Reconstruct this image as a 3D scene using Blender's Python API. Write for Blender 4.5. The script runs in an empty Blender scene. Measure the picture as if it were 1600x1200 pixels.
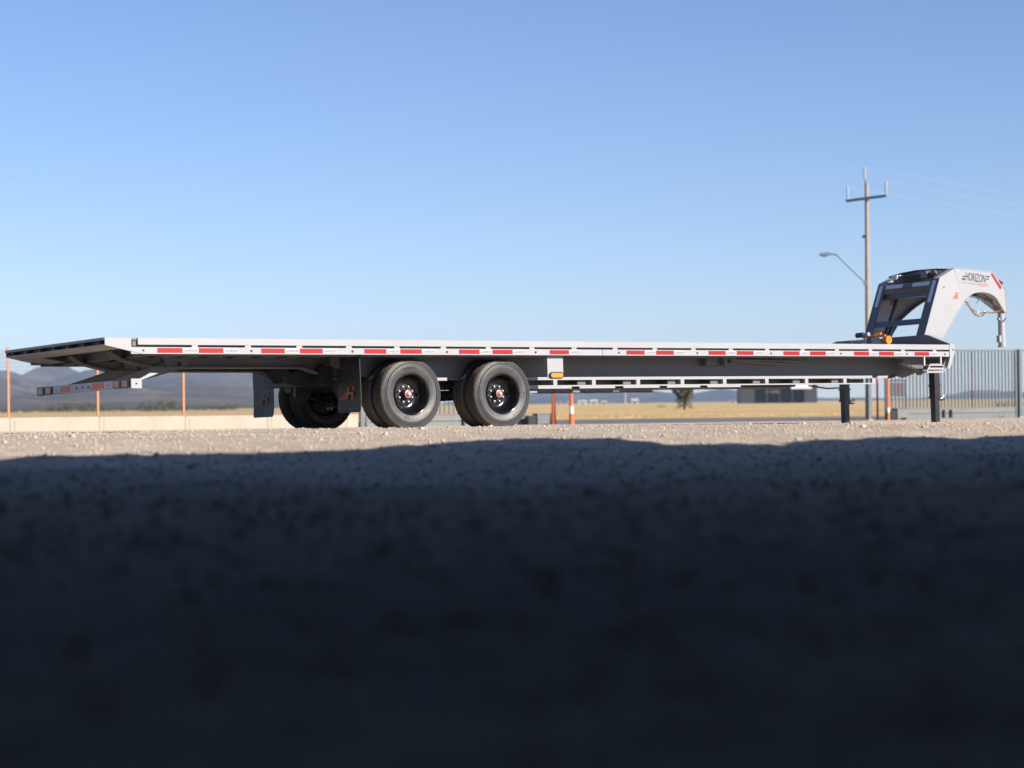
import bpy, bmesh, math, random
import numpy as np
from mathutils import Vector, Matrix
from math import sin, cos, pi, radians, atan2

S = bpy.context.scene
C = S.collection
random.seed(7)
RNG = np.random.default_rng(7)

# ---------------------------------------------------------------- camera, sky, sun
CAM_Z = 0.275
FPX = 3121.0
ROLL = radians(0.65)
cam_d = bpy.data.cameras.new("camera")
cam_d.lens = FPX / 1600 * 36.0
cam_d.sensor_width = 36.0
cam_d.clip_start = 0.05
cam_d.clip_end = 20000
cam_d.dof.use_dof = True
cam_d.dof.focus_distance = 23.0
cam_d.dof.aperture_fstop = 2.0
cam = bpy.data.objects.new("camera", cam_d)
C.objects.link(cam)
_p = math.atan(31.0 / FPX)
cam.matrix_world = (Matrix.Translation((0, 0, CAM_Z)) @ Matrix.Rotation(pi / 2 + _p, 4, 'X')
                    @ Matrix.Rotation(-ROLL, 4, 'Z'))
S.camera = cam

SUN_EL = radians(27.6)
SUN_AZ = radians(-36.2)                      # azimuth of the sun measured from +X
sun_dir = Vector((cos(SUN_EL) * cos(SUN_AZ), cos(SUN_EL) * sin(SUN_AZ), sin(SUN_EL)))
W = bpy.data.worlds.new("World")
S.world = W
W.use_nodes = True
nt = W.node_tree
bg = nt.nodes["Background"]
sky = nt.nodes.new("ShaderNodeTexSky")
sky.sky_type = 'NISHITA'
sky.sun_disc = False
sky.sun_elevation = SUN_EL
sky.sun_rotation = atan2(sun_dir.x, sun_dir.y)
sky.altitude = 1500
sky.air_density = 1.0
sky.dust_density = 0.5
sky.ozone_density = 4.5
wb = nt.nodes.new("ShaderNodeVectorMath")          # even tint of the whole sky
wb.operation = 'MULTIPLY'
wb.inputs[1].default_value = (1.03, 0.955, 1.03)
nt.links.new(sky.outputs[0], wb.inputs[0])
nt.links.new(wb.outputs[0], bg.inputs[0])
bg.inputs[1].default_value = 0.072
sl = bpy.data.lights.new("sun", 'SUN')
sl.energy = 5.0
sl.angle = radians(0.5)
sl.color = (1.0, 0.885, 0.75)
so = bpy.data.objects.new("sun", sl)
C.objects.link(so)
so.rotation_euler = sun_dir.to_track_quat('Z', 'Y').to_euler()
S.view_settings.view_transform = 'Standard'
S.view_settings.look = 'None'
S.view_settings.exposure = 0.93
S.view_settings.gamma = 1.0
S.view_settings.use_curve_mapping = False
S.render.engine = 'CYCLES'
S.cycles.max_bounces = 6
S.cycles.diffuse_bounces = 3
S.cycles.glossy_bounces = 3
S.cycles.transparent_max_bounces = 8
S.cycles.volume_bounces = 0
S.cycles.use_denoising = True

# ---------------------------------------------------------------- materials
ALB = (0.72, 0.75, 0.79)        # the photograph is exposed for mid-dark surfaces: overall albedo scale
def sc(c): return (c[0] * ALB[0], c[1] * ALB[1], c[2] * ALB[2])
def mat(name, col, rough=0.5, metal=0.0, var=0.0, scale=8.0, bump=0.0, bscale=60.0, spec=0.5,
        dust=None, dust_amt=0.0, dust_scale=3.0, emit=None, coat=0.0):
    col = sc(col); dust = sc(dust) if dust else None
    m = bpy.data.materials.new(name)
    m.use_nodes = True
    t = m.node_tree
    b = t.nodes["Principled BSDF"]
    b.inputs["Base Color"].default_value = (*col, 1)
    b.inputs["Roughness"].default_value = rough
    b.inputs["Metallic"].default_value = metal
    b.inputs["Specular IOR Level"].default_value = spec
    if coat:
        b.inputs["Coat Weight"].default_value = coat
        b.inputs["Coat Roughness"].default_value = 0.1
    tc = t.nodes.new("ShaderNodeTexCoord")
    out = None
    if var > 0:
        n = t.nodes.new("ShaderNodeTexNoise")
        n.inputs["Scale"].default_value = scale
        n.inputs["Detail"].default_value = 6
        n.inputs["Roughness"].default_value = 0.65
        t.links.new(tc.outputs["Object"], n.inputs["Vector"])
        r = t.nodes.new("ShaderNodeMapRange")
        r.inputs[1].default_value = 0.3
        r.inputs[2].default_value = 0.7
        r.inputs[3].default_value = 1 - var
        r.inputs[4].default_value = 1 + var
        t.links.new(n.outputs["Fac"], r.inputs[0])
        v = t.nodes.new("ShaderNodeVectorMath")
        v.operation = 'SCALE'
        v.inputs[0].default_value = col
        t.links.new(r.outputs[0], v.inputs["Scale"])
        out = v.outputs[0]
    if dust:
        n = t.nodes.new("ShaderNodeTexNoise")
        n.inputs["Scale"].default_value = dust_scale
        n.inputs["Detail"].default_value = 8
        n.inputs["Roughness"].default_value = 0.7
        t.links.new(tc.outputs["Object"], n.inputs["Vector"])
        r = t.nodes.new("ShaderNodeMapRange")
        r.inputs[1].default_value = 0.38
        r.inputs[2].default_value = 0.68
        r.inputs[3].default_value = 0.0
        r.inputs[4].default_value = dust_amt
        t.links.new(n.outputs["Fac"], r.inputs[0])
        mx = t.nodes.new("ShaderNodeMix")
        mx.data_type = 'RGBA'
        t.links.new(r.outputs[0], mx.inputs[0])
        if out:
            t.links.new(out, mx.inputs[6])
        else:
            mx.inputs[6].default_value = (*col, 1)
        mx.inputs[7].default_value = (*dust, 1)
        out = mx.outputs[2]
    if out:
        t.links.new(out, b.inputs["Base Color"])
    if bump > 0:
        n = t.nodes.new("ShaderNodeTexNoise")
        n.inputs["Scale"].default_value = bscale
        n.inputs["Detail"].default_value = 5
        t.links.new(tc.outputs["Object"], n.inputs["Vector"])
        bp = t.nodes.new("ShaderNodeBump")
        bp.inputs["Strength"].default_value = bump
        bp.inputs["Distance"].default_value = 0.01
        t.links.new(n.outputs["Fac"], bp.inputs["Height"])
        t.links.new(bp.outputs[0], b.inputs["Normal"])
    if emit:
        b.inputs["Emission Color"].default_value = (*emit[:3], 1)
        b.inputs["Emission Strength"].default_value = emit[3]
    return m

M = {}
M['paint'] = mat('light_grey_paint', (0.41, 0.415, 0.435), 0.38, 0.0, 0.05, 2.5, 0.05, 90, dust=(0.42, 0.36, 0.3), dust_amt=0.22, dust_scale=2.2)
M['frame'] = mat('shaded_frame_paint', (0.15, 0.155, 0.17), 0.42, 0.0, 0.12, 3.0, 0.08, 60, dust=(0.2, 0.165, 0.13), dust_amt=0.3, dust_scale=2.0)  # same body paint darkened, shade on undersides and rear faces put into colour
M['black'] = mat('black_paint', (0.014, 0.014, 0.016), 0.35, 0.0, 0.3, 6.0, 0.1, 60, dust=(0.12, 0.1, 0.085), dust_amt=0.25, dust_scale=4)
M['axle'] = mat('undercarriage_black', (0.012, 0.012, 0.013), 0.55, 0.0, 0.3, 9.0, 0.1, 60)
M['rim'] = mat('gloss_black_rim', (0.008, 0.008, 0.010), 0.16, 0.0, spec=0.6)
M['rubber'] = mat('tyre_rubber', (0.055, 0.058, 0.063), 0.40, 0.0, 0.25, 14.0, 0.25, 160, dust=(0.15, 0.145, 0.14), dust_amt=0.6, dust_scale=3.0)
M['tread'] = mat('tyre_tread', (0.075, 0.062, 0.05), 0.8, 0.0, 0.3, 30.0, 0.4, 150, dust=(0.22, 0.165, 0.115), dust_amt=0.8, dust_scale=45.0)
M['letter'] = mat('tyre_lettering_and_groove_dark', (0.008, 0.008, 0.009), 0.5)  # near-black also painted into the sidewall grooves, where relief shading is too faint
M['chrome'] = mat('chrome_nut', (0.55, 0.55, 0.57), 0.3, 0.45)
M['hubred'] = mat('copper_red_hub_cap', (0.50, 0.25, 0.21), 0.35, 0.3)
M['flap'] = mat('mud_flap_rubber', (0.014, 0.015, 0.018), 0.5, 0.0, 0.2, 10, 0.1, 40)
M['orange_ink'] = mat('orange_print', (0.75, 0.14, 0.05), 0.5)
M['flap_ink'] = mat('dull_orange_print', (0.42, 0.085, 0.035), 0.55)
M['grey_ink'] = mat('grey_print', (0.16, 0.18, 0.22), 0.5)
M['dark_ink'] = mat('dark_print', (0.02, 0.02, 0.03), 0.5)
M['red_tape'] = mat('red_reflective_tape', (0.42, 0.008, 0.010), 0.32, 0.0, 0.12, 40)
M['dark_red_ink'] = mat('dark_red_print', (0.30, 0.006, 0.008), 0.4)
M['white_tape'] = mat('white_reflective_tape', (0.52, 0.52, 0.54), 0.3, 0.0, 0.04, 30)
M['amber'] = mat('amber_lens', (0.85, 0.3, 0.01), 0.15, 0.0, 0.15, 40, coat=0.6)
M['tail_lens'] = mat('tail_light_lens', (0.42, 0.2, 0.12), 0.25, 0.0, 0.25, 60)
M['hole'] = mat('bolt_dark', (0.06, 0.04, 0.03), 0.5, 0.5)
M['orange_paint'] = mat('orange_machine_paint', (0.8, 0.24, 0.02), 0.4, 0.0, 0.3, 30, 0.2, 60)
M['red_paint'] = mat('dark_red_paint', (0.45, 0.05, 0.03), 0.45, 0, 0.2, 20)
M['coupler'] = mat('coupler_primer', (0.42, 0.42, 0.45), 0.45, 0.1, 0.15, 12)
M['chain'] = mat('gold_zinc_chain', (0.75, 0.5, 0.16), 0.28, 0.9)
M['stop_red'] = mat('faded_red_brown_bar', (0.16, 0.045, 0.04), .6)
M['blue'] = mat('blue_airline', (0.05, 0.35, 0.5), 0.35)
M['concrete'] = mat('cream_concrete', (0.52, 0.46, 0.37), 0.9, 0.0, 0.10, 1.6, 0.4, 30, dust=(0.42, 0.36, 0.27), dust_amt=0.6, dust_scale=0.9)
M['pole'] = mat('pole_concrete', (0.42, 0.34, 0.27), 0.85, 0.0, 0.12, 3, 0.2, 20)
M['rust'] = mat('orange_brown_post', (0.60, 0.25, 0.12), 0.6, 0.1, 0.2, 14, 0.2, 60)
M['wire'] = mat('rusty_wire', (0.10, 0.085, 0.08), 0.6, 0.2)
M['gate'] = mat('grey_gate_paint', (0.15, 0.17, 0.18), 0.5, 0.1, 0.15, 4, 0.1, 40)
M['gate_sheet'] = mat('grey_gate_sheet', (0.185, 0.20, 0.20), 0.5, 0.1, 0.12, 3, dust=(0.28, 0.24, 0.19), dust_amt=0.35, dust_scale=2)
M['safety'] = mat('orange_red_plastic', (0.82, 0.17, 0.06), 0.5, 0, 0.12, 8)
M['white'] = mat('white_paint', (0.8, 0.8, 0.78), 0.5)
M['alu'] = mat('aluminium_wire', (0.6, 0.62, 0.66), 0.45, 0.3)
M['galv'] = mat('galvanised_steel', (0.2, 0.27, 0.33), 0.5, 0.6)
M['insul'] = mat('grey_insulator', (0.45, 0.46, 0.5), 0.35)
M['steel'] = mat('grey_sheet_steel', (0.035, 0.035, 0.038), 0.6, 0.1, 0.15, 1.0)
M['bark'] = mat('brown_bark', (0.10, 0.075, 0.055), 0.9, 0, 0.3, 6)
M['leaf_dry'] = mat('brown_leaf', (0.15, 0.115, 0.05), 0.8, 0, 0.45, 1.5)
M['leaf_green'] = mat('olive_leaf', (0.065, 0.075, 0.035), 0.8, 0, 0.5, 0.8)
M['leaf_dark'] = mat('dark_leaf', (0.03, 0.03, 0.025), 0.8, 0, 0.4, 0.8)
M['grass'] = mat('dry_grass_blade', (0.66, 0.46, 0.20), 0.9, 0, 0.3, 0.15)
M['town'] = mat('white_render', (0.7, 0.66, 0.6), 0.8, 0, 0.1, 0.3)
M['roof'] = mat('clay_roof', (0.35, 0.2, 0.15), 0.8)
M['glass'] = mat('dark_glass', (0.03, 0.035, 0.04), 0.1)
M['stone'] = mat('tan_stone', (0.40, 0.3, 0.22), 0.9, 0, 0.3, 30, 0.6, 40)

def multi_mat(name, cols, scales, rough=0.95, bump=0.6, bscale=40.0, bdist=0.02, speck=None):
    """two or three tones mixed by noises of several scales, plus fine relief"""
    cols = [sc(c) for c in cols]
    m = bpy.data.materials.new(name)
    m.use_nodes = True
    t = m.node_tree
    b = t.nodes["Principled BSDF"]
    b.inputs["Roughness"].default_value = rough
    b.inputs["Specular IOR Level"].default_value = 0.2
    g = t.nodes.new("ShaderNodeNewGeometry")
    prev = None
    for i, (c, s) in enumerate(zip(cols[1:], scales)):
        n = t.nodes.new("ShaderNodeTexNoise")
        n.inputs["Scale"].default_value = s
        n.inputs["Detail"].default_value = 7
        n.inputs["Roughness"].default_value = 0.7
        t.links.new(g.outputs["Position"], n.inputs["Vector"])
        r = t.nodes.new("ShaderNodeMapRange")
        r.inputs[1].default_value = 0.42
        r.inputs[2].default_value = 0.62
        t.links.new(n.outputs["Fac"], r.inputs[0])
        mx = t.nodes.new("ShaderNodeMix")
        mx.data_type = 'RGBA'
        t.links.new(r.outputs[0], mx.inputs[0])
        if prev:
            t.links.new(prev, mx.inputs[6])
        else:
            mx.inputs[6].default_value = (*cols[0], 1)
        mx.inputs[7].default_value = (*c, 1)
        prev = mx.outputs[2]
    if speck:
        v = t.nodes.new("ShaderNodeTexVoronoi")
        v.inputs["Scale"].default_value = speck[1]
        t.links.new(g.outputs["Position"], v.inputs["Vector"])
        r = t.nodes.new("ShaderNodeMapRange")
        r.inputs[1].default_value = speck[2]
        r.inputs[2].default_value = speck[2] + 0.08
        r.inputs[3].default_value = 1
        r.inputs[4].default_value = 0
        t.links.new(v.outputs["Distance"], r.inputs[0])
        mx = t.nodes.new("ShaderNodeMix")
        mx.data_type = 'RGBA'
        t.links.new(r.outputs[0], mx.inputs[0])
        t.links.new(prev, mx.inputs[6])
        mx.inputs[7].default_value = (*speck[0], 1)
        prev = mx.outputs[2]
    t.links.new(prev, b.inputs["Base Color"])
    if bump:
        n = t.nodes.new("ShaderNodeTexNoise")
        n.inputs["Scale"].default_value = bscale
        n.inputs["Detail"].default_value = 6
        n.inputs["Roughness"].default_value = 0.7
        t.links.new(g.outputs["Position"], n.inputs["Vector"])
        bp = t.nodes.new("ShaderNodeBump")
        bp.inputs["Strength"].default_value = bump
        bp.inputs["Distance"].default_value = bdist
        t.links.new(n.outputs["Fac"], bp.inputs["Height"])
        t.links.new(bp.outputs[0], b.inputs["Normal"])
    return m

M['gravel'] = multi_mat('gravel_ground', [(0.60, 0.49, 0.375), (0.44, 0.35, 0.26), (0.72, 0.60, 0.47)], [0.35, 7.0], bump=0.9, bscale=45, bdist=0.02)
M['pebble'] = multi_mat('pebbles', [(0.61, 0.505, 0.39), (0.42, 0.335, 0.255), (0.68, 0.59, 0.475)], [9.0, 16.0], bump=0.3, bscale=120, bdist=0.005)
M['field'] = multi_mat('dry_field', [(0.64, 0.44, 0.19), (0.52, 0.34, 0.14), (0.74, 0.54, 0.26)], [0.012, 0.05], bump=0.6, bscale=2.0, bdist=0.15)
M['asphalt'] = multi_mat('worn_asphalt', [(0.16, 0.16, 0.175), (0.115, 0.118, 0.13), (0.24, 0.225, 0.21)], [0.06, 0.25], bump=0.5, bscale=60, bdist=0.006)
M['slope'] = multi_mat('scrub_slope', [(0.065, 0.06, 0.056), (0.27, 0.20, 0.16), (0.03, 0.031, 0.032)], [0.003, 0.02], bump=0.6, bscale=0.02, bdist=22.0, speck=((0.03, 0.034, 0.024), 0.055, 0.33))  # the pale second tone paints in sunlit patches
M['mount'] = multi_mat('rock_with_haze_tint', [(0.028, 0.031, 0.042), (0.24, 0.17, 0.145), (0.015, 0.019, 0.03)], [0.0012, 0.008], bump=0.7, bscale=0.008, bdist=60.0)  # haze blue and sunlit patches are mixed into the rock tones

# ---------------------------------------------------------------- object helpers
def tag(o, label=None, cat=None, group=None, kind=None):
    if label: o['label'] = label
    if cat: o['category'] = cat
    if group: o['group'] = group
    if kind: o['kind'] = kind
    return o

def empty(name, loc=(0, 0, 0), rot=(0, 0, 0), parent=None):
    o = bpy.data.objects.new(name, None)
    o.location = loc
    o.rotation_euler = rot
    o.empty_display_size = 0.2
    C.objects.link(o)
    if parent: o.parent = parent
    return o

class MB:
    def __init__(s):
        s.v = []; s.f = []; s.mi = []
    def add(s, vs, fs, mi=0):
        b = len(s.v)
        s.v += [tuple(v) for v in vs]
        s.f += [tuple(i + b for i in f) for f in fs]
        s.mi += [mi] * len(fs)
        return s
    def box(s, x0, x1, y0, y1, z0, z1, mi=0):
        v = [(x0, y0, z0), (x1, y0, z0), (x1, y1, z0), (x0, y1, z0), (x0, y0, z1), (x1, y0, z1), (x1, y1, z1), (x0, y1, z1)]
        return s.add(v, [(0, 3, 2, 1), (4, 5, 6, 7), (0, 1, 5, 4), (1, 2, 6, 5), (2, 3, 7, 6), (3, 0, 4, 7)], mi)
    def prism(s, poly, y0, y1, mi=0, yf=None):
        """poly in (x,z), extruded along y; yf(x) shifts y by x"""
        n = len(poly)
        yf = yf or (lambda x: 0.0)
        v = [(x, y0 + yf(x), z) for x, z in poly] + [(x, y1 + yf(x), z) for x, z in poly]
        f = [tuple(range(n)), tuple(range(2 * n - 1, n - 1, -1))]
        f += [(i, i + n, (i + 1) % n + n, (i + 1) % n) for i in range(n)]
        return s.add(v, f, mi)
    def prism_x(s, poly, x0, x1, mi=0):
        n = len(poly)
        v = [(x0, y, z) for y, z in poly] + [(x1, y, z) for y, z in poly]
        f = [tuple(range(n - 1, -1, -1)), tuple(range(n, 2 * n))]
        f += [(i, (i + 1) % n, (i + 1) % n + n, i + n) for i in range(n)]
        return s.add(v, f, mi)
    def bar(s, a, b, w, h=None, mi=0, up=(0, 0, 1)):
        """rectangular bar from a to b"""
        h = h or w
        a = Vector(a); b = Vector(b); d = (b - a).normalized()
        u = Vector(up)
        if abs(d.dot(u)) > 0.95: u = Vector((1, 0, 0))
        sx = d.cross(u).normalized() * w / 2
        sy = sx.cross(d).normalized() * h / 2
        v = [a - sx - sy, a + sx - sy, a + sx + sy, a - sx + sy, b - sx - sy, b + sx - sy, b + sx + sy, b - sx + sy]
        return s.add(v, [(0, 1, 2, 3), (7, 6, 5, 4), (0, 4, 5, 1), (1, 5, 6, 2), (2, 6, 7, 3), (3, 7, 4, 0)], mi)
    def tube(s, pts, r, n=8, mi=0, r2=None, caps=True):
        pts = [Vector(p) for p in pts]
        k = len(pts)
        rings = []
        prev = None
        for i, p in enumerate(pts):
            d = (pts[min(i + 1, k - 1)] - pts[max(i - 1, 0)]).normalized()
            if prev is None:
                u = Vector((0, 0, 1)) if abs(d.z) < 0.9 else Vector((1, 0, 0))
                a = d.cross(u).normalized()
            else:
                a = (prev - d * prev.dot(d)).normalized()
            prev = a
            c = d.cross(a)
            rr = r if r2 is None else r + (r2 - r) * i / max(1, k - 1)
            rings.append([p + (a * cos(2 * pi * j / n) + c * sin(2 * pi * j / n)) * rr for j in range(n)])
        v = [q for rg in rings for q in rg]
        f = []
        for i in range(k - 1):
            for j in range(n):
                f.append((i * n + j, i * n + (j + 1) % n, (i + 1) * n + (j + 1) % n, (i + 1) * n + j))
        if caps:
            f.append(tuple(range(n - 1, -1, -1)))
            f.append(tuple(range((k - 1) * n, k * n)))
        return s.add(v, f, mi)
    def lathe_y(s, prof, n=64, c=(0, 0, 0), mi=None, closed=False, mod=None):
        """prof: list of (y, r[, mi]); revolve around the y axis"""
        v = []
        for q in prof:
            for j in range(n):
                a = 2 * pi * j / n
                r = q[1]
                if mod: r += mod(q, j)
                v.append((c[0] + r * sin(a), c[1] + q[0], c[2] + r * cos(a)))
        k = len(prof)
        b = len(s.v)
        s.v += v
        for i in range(k - 1 + (1 if closed else 0)):
            i2 = (i + 1) % k
            for j in range(n):
                s.f.append((b + i * n + j, b + i * n + (j + 1) % n, b + i2 * n + (j + 1) % n, b + i2 * n + j))
                s.mi.append(prof[i][2] if len(prof[i]) > 2 else (mi or 0))
        return s
    def cyl_y(s, x, y0, y1, z, r, n=20, mi=0):
        return s.tube([(x, y0, z), (x, y1, z)], r, n, mi)
    def build(s, name, mats, parent=None, smooth=None, loc=None):
        me = bpy.data.meshes.new(name)
        me.from_pydata(s.v, [], s.f)
        if not isinstance(mats, (list, tuple)): mats = [mats]
        for m in mats: me.materials.append(M[m] if isinstance(m, str) else m)
        if len(mats) > 1:
            me.polygons.foreach_set("material_index", s.mi)
        bm = bmesh.new(); bm.from_mesh(me)
        bmesh.ops.recalc_face_normals(bm, faces=bm.faces)
        bm.to_mesh(me); bm.free()
        if smooth is not None:
            me.polygons.foreach_set("use_smooth", [True] * len(me.polygons))
            me.set_sharp_from_angle(angle=radians(smooth))
        me.update()
        o = bpy.data.objects.new(name, me)
        C.objects.link(o)
        if parent: o.parent = parent
        if loc: o.location = loc
        return o

def copy_obj(o, parent=None):
    c = o.copy(); C.objects.link(c)
    c.parent = parent
    for ch in list(o.children):
        copy_obj(ch, c)
    return c

def raw_mesh(name, V, F, mat_, parent=None):
    """fast mesh from numpy; F is (n,3) or (n,4)"""
    me = bpy.data.meshes.new(name)
    V = np.ascontiguousarray(V, dtype=np.float32); F = np.ascontiguousarray(F, dtype=np.int32)
    me.vertices.add(len(V)); me.vertices.foreach_set("co", V.ravel())
    k = F.shape[1]
    me.loops.add(F.size); me.loops.foreach_set("vertex_index", F.ravel())
    me.polygons.add(len(F))
    me.polygons.foreach_set("loop_start", np.arange(0, F.size, k, dtype=np.int32))
    me.polygons.foreach_set("loop_total", np.full(len(F), k, dtype=np.int32))
    me.update(calc_edges=True)
    me.materials.append(M[mat_] if isinstance(mat_, str) else mat_)
    o = bpy.data.objects.new(name, me); C.objects.link(o)
    if parent: o.parent = parent
    return o

def text_geo(body, height, shear=0.0, width=None, spacing=1.0, extrude=0.0, bold=0.0):
    """mesh vertices/faces of a text, baseline at 0, starts at x=0, capital height = height"""
    cu = bpy.data.curves.new("txt", 'FONT')
    cu.body = body; cu.size = 1.0; cu.shear = shear; cu.space_character = spacing
    cu.resolution_u = 2; cu.offset = bold
    o = bpy.data.objects.new("txt", cu); C.objects.link(o)
    dg = bpy.context.evaluated_depsgraph_get()
    me = bpy.data.meshes.new_from_object(o.evaluated_get(dg))
    v = np.array([tuple(x.co) for x in me.vertices]); f = [tuple(p.vertices) for p in me.polygons]
    bpy.data.objects.remove(o); bpy.data.curves.remove(cu); bpy.data.meshes.remove(me)
    v[:, 0] -= v[:, 0].min()
    v[:, 1] *= height / v[:, 1].max()
    v[:, 0] *= (width / v[:, 0].max()) if width else height / 0.7
    return v, f

def text_obj(name, body, height, mat_, parent, place, **kw):
    """place(x, y) -> local 3D point"""
    v, f = text_geo(body, height, **kw)
    mb = MB(); mb.add([place(x, y) for x, y, _ in v], f)
    me = bpy.data.meshes.new(name)
    me.from_pydata(mb.v, [], mb.f); me.materials.append(M[mat_]); me.update()
    o = bpy.data.objects.new(name, me); C.objects.link(o); o.parent = parent
    return o

def flat_obj(name, polys, mat_, parent, place):
    mb = MB()
    for p in polys: mb.add([place(x, y) for x, y in p], [tuple(range(len(p)))])
    me = bpy.data.meshes.new(name)
    me.from_pydata(mb.v, [], mb.f); me.materials.append(M[mat_]); me.update()
    o = bpy.data.objects.new(name, me); C.objects.link(o); o.parent = parent
    return o

def logo_polys(h):
    """slanted letter H with speed lines on its left, height h"""
    k = 0.22
    def q(x0, x1, y0, y1): return [((x0 + k * y0) * h, y0 * h), ((x1 + k * y0) * h, y0 * h), ((x1 + k * y1) * h, y1 * h), ((x0 + k * y1) * h, y1 * h)]
    return [q(0.62, 0.80, 0, 1.0), q(0.80, 1.14, 0.40, 0.57), q(1.14, 1.32, 0, 0.57), q(1.14, 1.32, 0.72, 1.0),
            q(0.0, 0.58, 0.02, 0.14), q(0.18, 0.58, 0.21, 0.33), q(0.34, 0.58, 0.40, 0.52)]

# ---------------------------------------------------------------- terrain
def vnoise(x, y, seed=0):
    x = np.asarray(x, float); y = np.asarray(y, float)
    xi = np.floor(x).astype(np.int64); yi = np.floor(y).astype(np.int64)
    xf = x - xi; yf = y - yi
    def h(a, b):
        n = (a * 374761393 + b * 668265263 + seed * 144665) & 0xffffffff
        n = ((n ^ (n >> 13)) * 1274126177) & 0xffffffff
        return ((n ^ (n >> 16)) & 0xffff) / 65535.0
    u = xf * xf * (3 - 2 * xf); v = yf * yf * (3 - 2 * yf)
    return (h(xi, yi) * (1 - u) + h(xi + 1, yi) * u) * (1 - v) + (h(xi, yi + 1) * (1 - u) + h(xi + 1, yi + 1) * u) * v - 0.5

def fbm(x, y, o=4, seed=0, g=0.5):
    s = 0; a = 1
    for i in range(o):
        s = s + a * vnoise(x, y, seed + i * 17); x = x * 2.03; y = y * 2.03; a *= g
    return s

KY = [-50, 0, 19, 22, 27.4, 28.8, 55, 62, 72, 90, 7000]
KZ = [0, 0, 0.0, -0.004, -0.045, -0.058, -0.333, -0.385, -0.44, -0.45, -0.45]
def zbase(Y): return np.interp(Y, KY, KZ)
FA = math.atan(0.53)
def fence_y(X): return 55 + (X + 13.9) * 0.53
def yard_z(X, Y):
    amp = np.interp(Y, [0, 12, 15, 20, 30, 50], [1.2, 1.0, 0.5, 0.4, 0.35, 0.3])
    d = (0.048 * fbm(X * 0.5, Y * 0.5, 2, 3) + 0.016 * fbm(X * 1.9, Y * 1.5, 3, 5) + 0.007 * fbm(X * 9, Y * 9, 3, 9))
    crest = np.interp(Y, [9, 11, 13, 15, 16.5, 18, 19.2, 20.4, 21.2], [0, .012, .034, .056, .064, .062, .044, .014, 0])
    edge_relief = np.interp(Y, [8.5, 10, 13.5, 15], [0, 1, 1, 0]) * (0.022 * fbm(X * 3.1, Y * 2.2, 3, 51) + 0.012 * fbm(X * 7, Y * 5, 2, 63))
    return zbase(Y) + crest + edge_relief + d * amp

def grid_faces(nx, ny):
    i = np.arange((nx - 1) * (ny - 1)); a = (i // (nx - 1)) * nx + i % (nx - 1)
    return np.stack([a, a + 1, a + nx + 1, a + nx], 1)

xs = np.concatenate([np.linspace(-45, -10, 50)[:-1], np.linspace(-10, 10, 330)[:-1], np.linspace(10, 60, 70)])
ys = np.concatenate([np.linspace(-25, 1, 40)[:-1], np.linspace(1, 26, 420)])
vs_ = np.linspace(0, 1, 160)[1:]
X1, Y1 = np.meshgrid(xs, ys)
X2, T2 = np.meshgrid(xs, vs_)
Y2 = 26 + (fence_y(X2) - 26) * T2
XX = np.vstack([X1, X2]); YY = np.vstack([Y1, Y2])
ZZ = yard_z(XX, YY)
o = raw_mesh("gravel_yard", np.stack([XX.ravel(), YY.ravel(), ZZ.ravel()], 1), grid_faces(len(xs), XX.shape[0]), 'gravel')
tag(o, kind='structure', label='pale sunlit gravel yard under the flatbed trailer')

gx = np.concatenate([-np.geomspace(4400, 60, 40), np.linspace(-55, 75, 60), np.geomspace(80, 4400, 40)])
gy = np.concatenate([-np.geomspace(4400, 60, 12), np.linspace(-50, 120, 80), np.geomspace(124, 4400, 60)])
GX, GY = np.meshgrid(gx, gy)
GZ = zbase(GY) + np.where(GY < 95, -0.08, 0.0) + np.where(GY > 95, 0.05 * fbm(GX * 0.05, GY * 0.05, 2, 4), 0)
o = raw_mesh("ground", np.stack([GX.ravel(), GY.ravel(), GZ.ravel()], 1), grid_faces(len(gx), len(gy)), 'field')
tag(o, kind='structure', label='flat dry golden field reaching to the foot of the hills')

# road outside the gates, with the apron leading to it
rx = np.linspace(-260, 320, 120); ry = np.linspace(70, 86, 8)
RX, RY = np.meshgrid(rx, ry)
o = raw_mesh("road", np.stack([RX.ravel(), RY.ravel(), np.full(RX.size, -0.432)], 1), grid_faces(120, 8), 'asphalt')
tag(o, kind='structure', label='grey asphalt road beyond the gate opening')
mb = MB()
mb.add([(1.0, fence_y(1.0) + .3, -0.41), (12.4, fence_y(12.4) + .3, -0.436), (14, 70.5, -0.428), (-2, 70.5, -0.428)], [(0, 1, 2, 3)])
tag(mb.build("driveway_apron", 'asphalt'), kind='structure', label='asphalt apron between the gates and the road')

# hills: real relief with a front slope, a crest and a back slope
def px_xz(x, y, D):
    xr = (x - 800) / FPX; yr = (600 - y) / FPX
    c, s = cos(ROLL), sin(ROLL)
    X = xr * c + yr * s; Yv = -xr * s + yr * c + 31.0 / FPX * 0 - 0
    # undo pitch
    p = _p
    up = Yv * cos(p) + sin(p); fw = cos(p) - Yv * sin(p)
    return X / fw * D, CAM_Z + up / fw * D

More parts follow.
